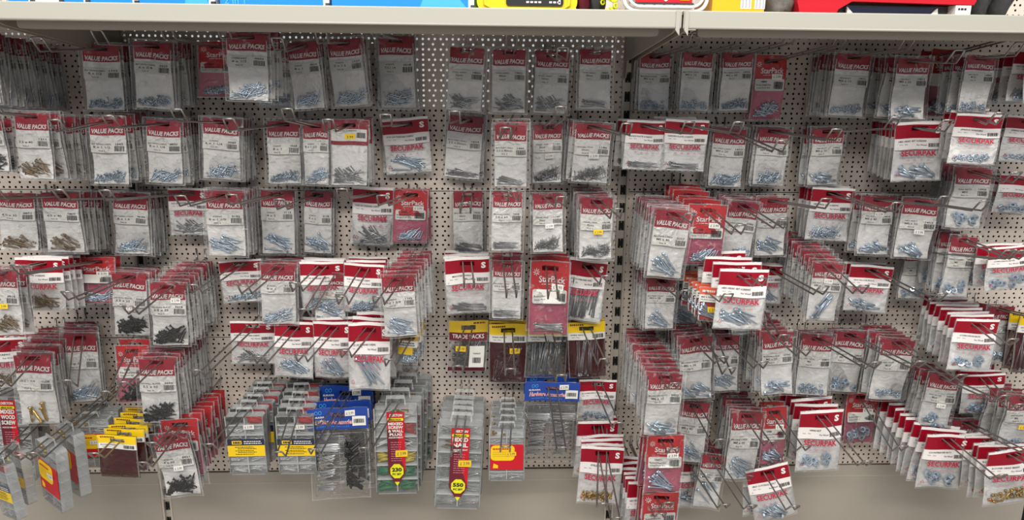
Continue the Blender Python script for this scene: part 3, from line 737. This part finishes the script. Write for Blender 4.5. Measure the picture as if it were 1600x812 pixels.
for i in range(34):
    c = Vector((R.uniform(-.010, .010), R.uniform(-.012, .004), .004+R.uniform(0, .045))); d = Vector((R.uniform(-1, 1), R.uniform(-1, 1), R.uniform(-1, 1)))
    ringnut(mb, c, d, .0042, .0022, .0022, 'chain_yellow', 10)
o = obj('plastic_chain', mb, label='bright yellow plastic chain bunched on the shelf', category='chain'); o.location = (shelf_pt(953), -.375, ZS)
# white tub lying with its rim to the front
xa, xb = shelf_pt(972), shelf_pt(1105); w = (xb-xa)/2
t = empty('storage_tub', ((xa+xb)/2, -.385, ZS), label='white rimmed clear tub with red label, above the shelf joint', category='tub')
mb = MB()
for q, rr, yy in ((0, .0030, 0), (.006, .0022, -.004)):
    P = rounded(-w+.002+q, w-.002-q, .0035+q, .11-q, .018, 6); mb.tube([(x, yy, z) for x, z in P+P[:1]], rr, 'tub_white', 8)
obj('rim', mb, t)
mb = MB(); mb.prism(rounded(-w+.008, w-.008, .008, .105, .015, 6), .003, .14, 'clear_box'); obj('tub_body', mb, t)
mb = MB(); mb.box(-w*.70, w*.62, -.002, .0025, .0155, .08, 'shop_red'); mb.box(w*.32, w*.55, -.003, -.002, .019, .05, 'yellow'); mb.prism([(-.012, .025), (0, .017), (.010, .025)], -.0028, -.002, 'plain_white'); mb.box(-w*.72, w*.66, -.0015, .0025, .0130, .0155, 'dark_grey'); obj('printed_label', mb, t)
# lamp box
xa, xb = shelf_pt(1112), shelf_pt(1193); w = (xb-xa)/2
t = empty('lamp_box', ((xa+xb)/2, -.385, ZS), label='orange yellow carton printed with two clear lamps', category='box')
mb = MB(); mb.box(-w, w, 0, .10, 0, .14, 'lamp_orange'); obj('carton_body', mb, t)
mb = MB()
for k in (0, 1):
    x = w*.08+k*.021; mb.box(x, x+.016, -.0005, -.0001, .0085, .06, 'plain_white')
    for q in range(3): mb.box(x+.002+.005*q, x+.0045+.005*q, -.0009, -.0005, .010, .06, 'steel')
obj('printed_picture', mb, t)
o = obj('wrapped_pack', (lambda mb: (blob(mb, 0, 0, .045, .032, .05, .052, 'bag_grey', 8, .10, 20, 14), mb)[1])(MB()), label='crinkled grey plastic wrapped pack right of the orange carton', category='bag'); o.location = (shelf_pt(1222), -.335, ZS)
# red display box with dark blue goods
xa, xb = shelf_pt(1250), shelf_pt(1522); w = (xb-xa)/2
t = empty('display_box', ((xa+xb)/2, -.385, ZS), label='red cardboard display box with dark opening on right shelf', category='box')
mb = MB(); mb.prism([(-w, 0), (-w+.053, 0), (-w+.058, .010), (-w+.078, .0215), (w-.003, .0185), (w, .024), (w, .14), (-w-.006, .14), (-w-.006, .02)], 0, .10, 'shop_red'); obj('box_front', mb, t)
mb = MB(); mb.box(w-.030, w-.006, .001, .09, 0, .018, 'label_paper'); smallprint(mb, w-.026, w-.012, .011, .003, .0002, lambda x, z, o: (x, .0008-o, z), 'ink', 3); obj('side_flap', mb, t)
mb = MB(); mb.box(-w+.055, w-.031, .02, .09, 0, .0175, 'dark_grey'); obj('inner_tray', mb, t)
t = empty('folded_sheet', ((xa+xb)/2+.008, -.372, ZS), label='folded navy blue plastic sheet inside the red display box', category='sheet')
mb = MB(); mb.prism([(-.050, .0003), (.058, .0003), (.072, .0150), (-.066, .0165)], 0, .004, 'navy'); obj('fold', mb, t)
mb = MB(); mb.prism([(-.066, .0003), (-.052, .0003), (-.067, .0150)], -.003, .001, 'label_paper'); obj('white_corner', mb, t)
mb = MB(); mb.prism([(.060, .0003), (.076, .0003), (.074, .0140)], -.003, .001, 'label_paper'); obj('white_corner', mb, t)
for i, (c, wd) in enumerate(((1545, .020), (1580, .020))):
    o = obj('grey_pouch', (lambda mb: (blob(mb, 0, 0, .05, wd, .03, .055, 'dark_grey', 11+i, .08, 18, 12), mb)[1])(MB()), label=('grey plastic pouch just right of the red display box', 'grey plastic pouch at the far right end of shelf')[i], category='bag', group='grey pouches'); o.location = (shelf_pt(c), -.345, ZS)

# ------------------------------------------------------------------ hooks and hanging goods
ROWZ = [at(740, y, 0).z for y in (82, 187, 292, 396, 497, 590, 683)]
ROWN = ['top', 'second', 'third', 'fourth', 'fifth', 'sixth', 'lowest']
ORD = ['', 'first', 'second', 'third', 'fourth', 'fifth', 'sixth', 'seventh', 'eighth', 'ninth', 'tenth', 'eleventh', 'twelfth', 'thirteenth', 'fourteenth', 'fifteenth', 'sixteenth', 'seventeenth', 'eighteenth', 'nineteenth', 'twentieth',
       'twenty-first', 'twenty-second', 'twenty-third', 'twenty-fourth', 'twenty-fifth', 'twenty-sixth', 'twenty-seventh', 'twenty-eighth', 'twenty-ninth', 'thirtieth']
LT = .33
HK = []
def H(row, kind, cx, yt, w, h, tilt, code, n, info=None, tip=None, d=None, price='', yaw=0, sp=None, lab=None):
    HK.append(dict(row=row, kind=kind, cx=cx, yt=yt, w=w, h=h, tilt=tilt, code=code, n=n, info=info, tip=tip, d=d, price=price, yaw=yaw, sp=sp, lab=lab))

# row, kind, centre x, top y, width, height, tilt, contents, how many on the hook, print, tip of the hook (photo position)
# --- top row
H(0,'V',-52,42,78,124,-3,'sm',13,('SELF TAPPING','8 x 1','1201'),None,.25,sp=.018)
H(0,'V',157,66,70,109,1,'ss',3,('SELF TAPPING SCREWS','8 x 1/2','1333'),(57,60),None)
H(0,'V',237,62,71,111,3,'ss',6,('SELF TAPPING SCREWS','6 x 3/4','0529'),(150,48),None)
H(0,'K',340,65,66,90,1,'ss',2,('','','10271'),(256,40),None)
H(0,'V',385,48,76,112,2,'sm',3,('CHIPBOARD','8 x 1/2','0603'),(345,38),.24)
H(0,'V',432,70,64,98,3,'ss',2,('SCREWS','7 x 1','0606'),None,.05)
H(0,'V',472,62,58,111,-4,'sm',3,('SCREWS','8 x 1','0614'),(432,60),None)
H(0,'V',537,57,63,112,-5,'sm',5,('SCREWS','5 x 1.5','1537'),(500,47),None,'')
H(0,'V',618,52,66,120,-1,'sm',4,('SCREWS','TX1 14','0518'),(588,38),None)
H(0,'V',730,70,66,106,3,'nh',2,('OVAL NAILS','25mm','14601'),(735,49),.14)
H(0,'V',796,73,63,106,1,'nh',3,('OVAL NAILS','40mm','14602'),(800,51),.14)
H(0,'V',864,77,64,103,2,'nh',2,('OVAL NAILS','50mm','14603'),(880,75),.12)
H(0,'V',931,73,60,100,1,'ns',2,('OVAL NAILS','60mm','14604'),(955,56),.13)
H(0,'V',1024,80,57,96,0,'wa',4,('MACHINE SCREW','M3 x 6','14701'),(1090,56),None)
H(0,'V',1091,78,55,98,1,'wa',4,('MACHINE SCREW','M3 x 12','14702'),(1165,51),None)
H(0,'V',1154,78,56,98,-1,'ss',3,('MACHINE SCREW','M3 x 20','14703'),(1240,48),None)
H(0,'K',1205,86,53,104,1,'sm',2,('','','14800'),(1320,52),.06,'w')
H(0,'V',1334,80,66,104,3,'wa',6,('HEX BOLT','M8 x 16','14812'),(1425,57),None)
H(0,'V',1427,87,60,102,1,'bo',5,('HEX BOLT','M8 x 25','14813'),(1500,79),None)
H(0,'K',1478,77,54,108,3,'bo',2,('','','14820'),None,.12,'w')
H(0,'V',1534,83,56,95,1,'wa',3,('HEX NUTS','M10','14901'),(1596,60),None)
H(0,'S',1640,76,76,84,-4,'sm',6,('HEX HEAD SET SCREWS','',''),None,.26,sp=.03)
# --- second row
H(1,'V',-26,178,66,92,0,'bk',2,('SCREWS','4 x 40','1510'),None,.24)
H(1,'V',49,172,64,110,2,'bz',8,('','3.5 x 40','1211'),None,.22,sp=.024)
H(1,'V',167,180,68,110,1,'ss',4,('SELF TAPPING SCREWS','8 x 1 1/2','1565'),(84,188),None)
H(1,'V',255,184,64,105,3,'sm',6,('SELF TAPPING SCREWS','8 x 1 1/4','0537'),(168,182),None)
H(1,'V',345,182,70,101,4,'sm',8,('SCREWS','6 x 1 1/4','0589'),(275,172),None)
H(1,'V',442,185,61,105,1,'ss',3,('SCREWS','8 x 1','0568'),(357,187),.10)
H(1,'V',493,188,48,103,2,'sm',3,('SCREWS','8 x 1 1/2','0571'),None,.12)
H(1,'P',545,186,66,106,1,'nh',4,('','',''),(512,188),None,'',lab='bag with red spotted header, white label and grey screws, second row')
H(1,'S',633,184,74,88,-5,'sl',3,('POZI CSK STANDARD SCREWS','',''),(602,184),None)
H(1,'V',728,178,67,103,5,'ns',3,('MASONRY NAILS','2.5 x 30mm','14504'),(710,179),None)
H(1,'V',798,191,61,104,0,'ns',2,('MASONRY NAILS','2.5 x 40mm','1485'),(790,200),.20)
H(1,'V',856,190,55,98,-1,'pn',2,('PANEL PINS','20mm','1141'),None,.10,'w')
H(1,'V',928,190,68,98,3,'pn',4,('PANEL PINS','30mm','1186'),(980,194),.14,'w')
H(1,'S',1010,188,64,78,2,'ns',3,('SINGLE PLATE SCREWS','',''),(1078,192),.12)
H(1,'S',1073,187,70,81,2,'ns',3,('HARDEN PLATE SCREWS','',''),(1155,192),.12)
H(1,'V',1141,198,63,96,3,'sm',4,('MACHINE SCREW','M4 x 20','1603'),(1223,222),None)
H(1,'V',1210,197,58,95,2,'sm',4,('MACHINE SCREW','M4 x 40','1678'),(1308,204),None)
H(1,'V',1295,197,58,95,-1,'bo',4,('HEX BOLT','M5 x 20','14905'),None,.09)
H(1,'S',1436,190,80,93,-2,'bo',9,('HEX HEAD SET SCREWS','',''),(1445,188),.20,sp=.020,lab='white red-banded bag of large bolts in front of a row of edge-on bags')
H(1,'S',1530,178,76,79,2,'wa',3,('SPRING WASHERS','',''),(1560,186),None)
H(1,'S',1606,181,70,73,2,'wa',3,('SPRING WASHERS','',''),None,.14)
# --- third row
H(2,'V',24,298,70,94,2,'bz',2,('','4.0 x 30','0871'),None,.12)
H(2,'V',92,297,69,100,1,'bz',6,('','4.0 x 40','10870'),None,.14)
H(2,'V',203,299,66,100,3,'sm',7,('SELF TAPPING SCREWS','8 x 1.6','06-02'),(90,298),None)
H(2,'S',294,293,62,75,1,'nh',1,('POZI CSK TWINTHREAD SCREWS','',''),(163,300),.05)
H(2,'V',350,296,70,106,1,'sl',8,('SCREWS','6 x 1 1/2','0182'),(281,307),None)
H(2,'V',433,294,61,104,2,'sl',3,('SCREWS','4 x 2','0115'),(361,307),None)
H(2,'V',497,295,52,102,3,'sl',8,('SCREWS','6 x 2','0138'),(436,316),None)
H(2,'S',583,292,65,92,3,'nh',2,('POZI CSK STANDARD SCREWS','',''),(534,300),None)
H(2,'K',642,297,56,84,2,'sm',3,('','','1962'),(597,310),None,'wk')
H(2,'V',731,296,56,101,0,'ns',2,('MASONRY NAILS','50mm','14505'),(727,322),None)
H(2,'V',793,296,56,98,1,'ns',2,('MASONRY NAILS','3.0 x 60','14506'),(803,298),.20)
H(2,'V',856,300,57,95,0,'pn',2,('PANEL PINS','30mm','1147'),(878,308),.16,'w')
H(2,'V',933,306,61,100,1,'pn',8,('PANEL PINS','40mm','14100'),(965,327),.15,'y',sp=.018)
H(2,'V',1052,325,66,112,5,'sl',11,('MACHINE SCREW','M6 x 40','0357'),None,.22,sp=.018)
H(2,'K',1106,320,62,95,2,'sm',6,('','','1962'),(1158,352),.18,'w')
H(2,'V',1162,313,59,100,6,'sm',8,('MACHINE SCREW','M6 x 25','0286'),(1225,343),None)
H(2,'V',1208,305,56,96,0,'sl',3,('MACHINE SCREW','M5 x 40','1401'),None,.10)
H(2,'S',1301,293,69,83,3,'sm',4,('HEX HEAD SET SCREWS','',''),(1403,318),None)
H(2,'V',1373,303,60,96,2,'bo',2,('HEX BOLT','M8 x 40','14910'),(1479,300),.12,'wu')
H(2,'V',1440,308,64,98,3,'bo',4,('HEX BOLT','M8 x 50','14912'),(1541,312),.14,'w')
H(2,'V',1523,260,68,99,2,'ng',5,('FULL NUTS','M10','14930'),(1590,270),.16)
H(2,'S',1592,272,66,62,4,'ng',2,('','',''),None,.08)
# --- fourth row
H(3,'V',0,418,68,106,2,'bz',3,('','5.0 x 40','0912'),None,.27,'y',sp=.02)
H(3,'S',62,402,72,84,2,'bz',7,('POZI CSK SCREWS','',''),None,.16,sp=.02)
H(3,'K',147,402,70,72,1,'sm',2,('','','0711'),None,.08,'w')
H(3,'V',201,424,66,102,3,'bk',5,('DRYWALL BLACK','3.5 x 25','3681'),(103,457),None,'w')
H(3,'V',261,439,66,104,2,'bk',9,('DRYWALL BLACK','3.5 x 35','3618'),(199,479),None,'wk')
H(3,'S',376,405,68,67,-3,'ss',1,('POZI CSK STANDARD SCREWS','',''),(300,447),.06)
H(3,'V',434,410,64,98,2,'sm',4,('SCREWS','6 x 1','0115'),(379,447),None)
H(3,'V',515,425,58,76,2,'sl',1,('SCREWS','6 x 2','0122'),None,.09)
H(3,'S',503,408,70,77,0,'sm',3,('POZI CSK STANDARD SCREWS','',''),(460,443),.09)
H(3,'S',569,412,64,78,4,'sm',3,('POZI CSK STANDARD SCREWS','',''),(533,464),.10)
H(3,'V',621,428,62,100,-3,'sl',8,('SCREWS','10 x 1 3/4','1102'),(590,464),.20,sp=.02)
H(3,'S',730,401,72,89,-2,'ns',4,('MASONRY NAILS','',''),(733,437),.09)
H(3,'V',793,406,54,93,1,'ns',3,('MASONRY NAILS','3.0 x 50mm','14508'),(800,453),.14)
H(3,'K',860,409,64,118,2,'ns',3,('','','72272'),(866,455),.14,'w',lab='tall bright red and pink bag of large nails above the grey nail packs')
H(3,'S',919,404,60,99,6,'nx',3,('CUT FLOORBOARD NAILS','',''),(948,432),.10)
H(3,'V',1034,432,54,84,0,'sl',9,('MACHINE SCREW','M5 x 50','1704'),(1073,452),None)
H(3,'V',1080,440,50,68,8,'sl',2,('MACHINE SCREW','M6 x 60','1716'),None,.05)
H(3,'O',1110,449,34,52,2,'sl',7,('','',''),(1139,455),.23,'y',sp=.026)
H(3,'S',1162,420,78,93,2,'sl',4,('HEX HEAD SET SCREWS','',''),(1190,450),.26)
H(3,'V',1165,446,60,78,-6,'sl',1,('MACHINE SCREW','M5 x 60','1720'),None,.12)
H(3,'S',1204,412,46,62,4,'sl',2,('HEX HEAD BOLT','',''),(1288,450),.05)
H(3,'V',1295,408,54,96,2,'bx',9,('HEX BOLT & NUT','M8 x 100','0434'),(1350,452),None,'wu')
H(3,'S',1361,414,68,73,4,'bo',2,('SHOCKLOCK BOLTS','',''),(1473,460),None)
H(3,'V',1434,384,44,84,2,'ng',2,('FULL NUTS','M8','14935'),None,.06)
H(3,'V',1506,366,50,99,3,'ng',5,('SPRING WASHERS','M5','14936'),(1600,392),.16)
H(3,'S',1578,384,76,68,-4,'ng',3,('CORROSION NUTS','',''),None,.20)
# --- fifth row
H(4,'S',6,526,84,80,-2,'bz',2,('POZI CSK SCREWS','',''),None,.07)
H(4,'V',50,550,69,115,1,'bc',11,('10 x 1 3/4','','17-6304'),(-4,594),.18,sp=.018)
H(4,'V',124,518,62,112,2,'sm',6,('','4 x 1','1601'),(102,595),.10)
H(4,'K',206,540,54,90,1,'bk',2,('','','0720'),(162,612),.14)
H(4,'V',245,556,68,105,1,'bk',11,('DRYWALL BLACK','3.5 x 50','3694'),(191,597),.19,sp=.018)
H(4,'S',395,501,70,67,1,'nh',1,('POZI CSK STANDARD SCREWS','',''),(305,580),.06)
H(4,'S',460,501,62,88,4,'sl',2,('POZI CSK STANDARD SCREWS','',''),(403,558),.10)
H(4,'S',520,502,62,90,2,'sl',2,('POZI CSK STANDARD SCREWS','',''),(468,555),.13)
H(4,'S',577,503,66,106,2,'sx',4,('POZI CSK STANDARD SCREWS','',''),(538,548),.17)
H(4,'G',638,518,34,50,2,'ss',7,('','',''),(608,562),.13,sp=.015)
H(4,'T',732,500,62,78,1,'nj',1,('','',''),(715,574),.05,'y')
H(4,'Y',794,506,60,92,1,'nj',3,('WIRE NAILS','maroon',''),(798,578),.06,'y')
H(4,'Y',856,509,66,78,1,'nx',2,('WIRE NAILS','clear',''),(878,588),.05)
H(4,'Y',916,503,60,88,-3,'nx',3,('WIRE NAILS','maroon',''),(945,562),.08)
H(4,'V',1040,580,64,103,0,'bo',12,('MACHINE SCREW M6 NUTS','M6 x 12','0452'),None,.26,sp=.021)
H(4,'V',1088,522,62,104,-3,'bo',6,('MACHINE SCREW','M6 x 16','0700'),(1131,558),None)
H(4,'V',1136,520,46,92,-2,'sl',4,('MACHINE SCREW','M6 x 30','0702'),(1193,566),.13)
H(4,'V',1215,515,58,102,-3,'bo',8,('MACHINE SCREW','M5 x 25','0705'),(1261,546),None)
H(4,'V',1277,520,58,97,2,'wa',5,('HEX NUTS','M6','2801'),(1370,567),None)
H(4,'V',1329,515,60,99,3,'ng',4,('HEX NUTS','M8','2804'),(1440,566),None)
H(4,'V',1404,527,64,100,4,'wa',6,('HEX NUTS','M10','2805'),(1505,586),None)
H(4,'V',1565,475,54,92,2,'nu',2,('FULL NUTS','M10','14940'),None,.10)
H(4,'S',1526,498,72,79,3,'ng',8,('CORROSION NUTS','',''),(1585,530),.20,sp=.022)
H(4,'Y',1622,492,60,90,2,'nx',2,('WIRE NAILS','maroon',''),None,.14)
# --- sixth row
H(5,'X',14,600,64,140,2,'wood',2,None,None,.12)
H(5,'X',140,643,62,80,0,'yr',2,None,None,.13,'w')
H(5,'X',79,682,66,104,6,'yr',2,None,(19,717),.25,'w',yaw=-38,sp=.05)
H(5,'X',0,712,58,86,-8,'blue',2,None,None,.26,'',yaw=-35,sp=.05)
H(5,'Y',184,680,64,66,2,'bk',6,('BLACK SCREWS','maroon',''),None,.24,sp=.024)
H(5,'V',267,674,68,100,-7,'bk',3,('SCREWS','4 x 60','0921'),(222,727),.22,'w',sp=.02)
H(5,'K',282,654,62,88,-2,'bk',8,('','','0722'),None,.20,sp=.022)
H(5,'X',382,636,60,96,-1,'blue',6,None,(325,694),.17,'w',sp=.028)
H(5,'X',461,636,60,96,0,'blue',6,None,(434,714),.17,'w',sp=.028)
H(5,'B',541,602,84,150,1,'bn',2,None,None,.08,'w')
H(5,'B',528,636,94,140,-1,'bp',2,None,(489,702),.16,'w',lab='blue-headed pack of nails and black plugs, lowest of the blue-headed packs')
H(5,'X',618,618,68,142,0,'230',5,None,(568,700),.14,'y',sp=.028)
H(5,'X',721,644,72,136,3,'550',5,None,(712,706),.145,'y',sp=.028)
H(5,'X',792,658,56,84,0,'yr',5,None,(790,687),.18,'y',sp=.034)
H(5,'B',863,596,86,124,2,'bn',2,None,(880,700),.08,'w')
H(5,'S',934,592,60,66,2,'nu',1,('ROOFING BOLT NUTS','',''),(968,662),.06)
H(5,'S',934,657,66,84,2,'br',3,('EYELETS','',''),None,.07,sp=.014)
H(5,'S',941,697,68,88,2,'br',4,('EYELETS','',''),(943,787),.15,sp=.013)
H(5,'V',1086,624,54,98,3,'sl',4,('MACHINE SCREW','M8 x 40','0711'),(1127,687),.13)
H(5,'K',1040,680,62,88,1,'sl',3,('','','10471'),None,.26,'w',sp=.02)
H(5,'V',1168,640,56,111,1,'sl',8,('MACHINE SCREW','M8 x 50','0422'),(1210,678),.16,sp=.018)
H(5,'K',1210,636,42,90,-2,'bo',2,('','','10480'),(1260,697),.15,'w')
H(5,'S',1283,640,70,92,-1,'ng',5,('WING NUT','',''),(1357,721),None)
H(5,'K',1348,614,52,80,1,'ng',3,('','','10490'),(1412,699),.05,'w')
H(5,'V',1476,582,56,90,6,'ng',5,('FULL NUTS','M10','14950'),None,.15,'w')
H(5,'S',1538,584,66,63,-2,'ng',3,('CORROSION NUTS','',''),(1590,632),.14)
H(5,'V',1604,616,64,90,3,'nu',6,('CUP HOOKS','M6','14960'),None,.22,'y')
# --- lowest row
H(6,'S',1010,752,60,88,3,'sl',6,('HEX HEAD SET SCREWS','',''),None,.20,sp=.022)
H(6,'K',1033,768,60,88,2,'sl',3,('','','10472'),None,.27,sp=.02)
H(6,'V',1116,708,46,84,8,'sx',3,('MACHINE SCREW','M8 x 70','0715'),(1176,790),.14)
H(6,'S',1080,712,60,80,-4,'sl',2,('ROOFING BOLT','',''),None,.10)
H(6,'S',1199,728,68,84,-14,'bo',2,('SELF CUTTING BOLT','',''),(1243,791),.16)
H(6,'S',1481,678,74,85,4,'ng',9,('COUNTERSUNK NUTS','',''),(1567,745),.19,sp=.019)
H(6,'V',1512,652,60,100,3,'ng',3,('FULL NUTS','M12','14955'),None,.14)
H(6,'S',1582,700,84,84,-5,'br',5,('ROUND HEAD BRASS','',''),None,.26,sp=.022)


def solve_depth(e):
    if e['d'] is not None: return e['d']
    sx, sy = e['sx'], e['sy']; zr = ROWZ[e['row']]-.020; X = at(e['tip'][0], e['tip'][1], LT).x if e['tip'] else None
    best = None
    for i in range(14):
        d = .03+.018*i
        P = at(sx, sy, d); c = 0
        if X is not None: q = pix((X, -d, P.z)); c += abs(q[0]-sx)
        q = pix((P.x, -d, zr)); c += .8*abs(q[1]-sy)
        if best is None or c < best[0]: best = (c, d)
    return best[1]
def hook_mesh(root, S, T, L):
    """two parallel wires: peg on the board, prong through the bag slot, turned-up tip with a cross bar; local to root"""
    mb = MB(); r = .00165; hw = .0085
    lift = .020
    base = Vector((T.x, -(L-lift), T.z-lift)) if T is not None else None
    dirv = (S-root)
    if base is None:
        k = (L-lift)/max(.01, -S.y); base = root+dirv*k; base.y = -(L-lift)
    tip = Vector((base.x, -L, base.z+lift))
    for s in (-1, 1):
        o = Vector((s*hw, 0, 0)); q = [Vector((0, .010, .020)), Vector((0, -.0016, .020)), Vector((0, -.0022, .004)), Vector((0, -.0060, 0))]
        pts = [p+o for p in q]
        a = root+Vector((0, -.006, 0))
        for t in (.0,): pts.append(base-root+o)
        pts.append((base*.35+tip*.65)-root+o); pts.append(tip-root+o*.92)
        mb.tube(pts, r, 'hook_wire', 6)
    mb.tube([tip-root+Vector((-hw*.92, 0, 0)), tip-root+Vector((hw*.92, 0, 0))], r, 'hook_wire', 6)
    return mb, base
rng = random.Random(7)
for e in HK:
    f = {'B': .075, 'X': .055, 'Y': .105, 'T': .13, 'S': .115, 'O': .12, 'G': .14}.get(e['kind'], .09)
    tl = math.radians(e['tilt']); e['sx'] = e['cx']; e['sy'] = e['yt']+f*e['h']
    e['d'] = solve_depth(e)
bykey = {}
for e in sorted(HK, key=lambda q: (q['row'], q['cx'])):
    bykey.setdefault(e['row'], []).append(e); e['ord'] = len(bykey[e['row']])
KPH = {'V': 'red-topped bag of ', 'S': 'white red-banded bag of ', 'K': 'red-pink bag of ', 'P': 'red spotted-header bag of ', 'Y': 'yellow-headed bag of ', 'T': 'yellow and maroon bag of ', 'G': 'small gold-headed pack of ', 'B': 'blue-headed pack of ', 'O': 'small orange-headed pack of ', 'X': 'clear case of '}
KG = {'V': 'red-topped hardware bags', 'S': 'white red-banded hardware bags', 'K': 'bright red and pink hardware bags', 'P': 'red spotted-header bags', 'Y': 'yellow-headed bags', 'T': 'yellow and maroon bags', 'G': 'small gold-headed packs', 'B': 'blue-headed blister packs', 'O': 'small orange-headed packs', 'X': 'clear compartment cases'}
STY = {'blue': 'blue-yellow banded fixings', '230': 'coloured wall plugs', '550': 'mixed nails', 'yr': 'red-sleeved fixings', 'wood': 'wood screws'}
PARTSEL = {}
for hi, e in enumerate(HK):
    kind, code = e['kind'], e['code']; d = e['d']
    S = at(e['sx'], e['sy'], d); L = max(LT, d+.045)
    T = at(e['tip'][0], e['tip'][1], L) if e['tip'] else None
    root = Vector((S.x, 0, S.z))
    if T is not None and L-d > .05:
        k = d/(L-.02-d); root.x = S.x+max(-.05, min(.05, (S.x-T.x)*k)); root.z = S.z+max(-.012, min(.03, (S.z-(T.z-.02))*k))
    if e['row'] is not None:
        zr = ROWZ[e['row']]-.020; lim = .008+.20*d
        if T is None or L-d <= .05: root.z = max(S.z-lim*.5, min(S.z+lim, zr))
    S2 = S-Vector((0, 0, -.0005))
    hm, base = hook_mesh(root, S2, None, L)
    pos = '%s hook from left, %s row' % (ORD[e['ord']], ROWN[e['row']])
    o = obj('display_hook', hm, label='double wire display hook holding bags, '+pos, category='hook', group='wire hooks on the pegboard'); o.location = root
    w0, h0 = (.082, .158) if kind == 'X' else DIM[kind][:2]
    # real size from photo size at that depth
    A = at(e['cx']-e['w']/2, e['yt'], d); B_ = at(e['cx']+e['w']/2, e['yt'], d); Cc = at(e['cx'], e['yt']+e['h'], d)
    sx = (B_.x-A.x)/w0; sz = (A.z-Cc.z)/h0
    n = e['n']; spc = e['sp'] or min(.030 if kind != 'X' else .045, max(.012, (d-.012)/max(1, n)))
    n = max(1, min(n, int((d-.006)/spc)+1))
    cnt = CONT.get(code, CONT['ss']); info = e['info'] or ('', '', '')
    for i in range(n):
        dd = d-i*spc; t = dd/d
        P = root+(S-root)*t; P.y = -dd
        R = random.Random(hi*40+i)
        back = i > 0
        loc = P+Vector((R.uniform(-.0025, .0025) if back else 0, 0, R.uniform(-.002, .002) if back else 0))
        rot = (R.uniform(-.03, .03), math.radians(e['tilt'])*(1 if not back else R.uniform(.2, 1))+(R.uniform(-.05, .05) if back else 0), math.radians(e['yaw'])+R.uniform(-.07, .07)*(1 if kind != 'X' else .3))
        noun = cnt[0]
        if kind == 'X': nm, ph = 'organizer_case', STY[code]
        elif kind == 'B': nm, ph = 'blister_pack', ('nails and black plugs' if code == 'bp' else 'bright nails')
        else: nm, ph = noun+'_bag', cnt[1]
        place = 'frontmost' if i == 0 else ('%s from front' % ORD[min(i+1, 26)])
        lab = KPH[kind]+ph+', '+place+', '+pos
        if i == 0 and e['lab']: lab = e['lab']
        t_ = empty(nm, loc, rot, label=lab, category='case' if kind == 'X' else 'bag', group=KG[kind])
        v = (hi*5+i*3) % NV; var = (hi+i) % 2
        key = (kind, v, code, info, e['price'] if (i == 0 or R.random() < .3) else '', var)
        if kind == 'X': pp = box_parts(code)
        elif kind == 'B': pp = parts_of('B', v % 2, code, info, key[4], 0)
        else: pp = parts_of(kind, v, code, info, key[4], var)
        t_.scale = (sx, (sx+sz)/2, sz)
        for (pn, me, pr) in pp:
            q = D.objects.new(pn, me); COL.objects.link(q); q.parent = first if pn in ('dividers', 'price_sticker') else t_
            if pn in ('bag', 'case'): first = q
            for kk, vv in pr.items(): q[kk] = vv
        if kind == 'X' and e['price'] and i == 0:
            fm = Form(.082, .15, .011, 1, amp=0); fm.bend = fm.curl = fm.cup = 0; fm.thick = lambda x, z: .0115
            obj('price_sticker', price_tag(fm, .010, {'230': -.085, '550': -.075, 'blue': -.035, 'yr': -.078, 'wood': -.06}[code], e['price'][0] == 'y', 1.1), t_, label=('yellow' if e['price'][0] == 'y' else 'white')+' price sticker')
print('HOOKS', len(HK), 'OBJECTS', len(D.objects), 'BAGS', sum(1 for o in D.objects if o.get('category') in ('bag', 'case')))
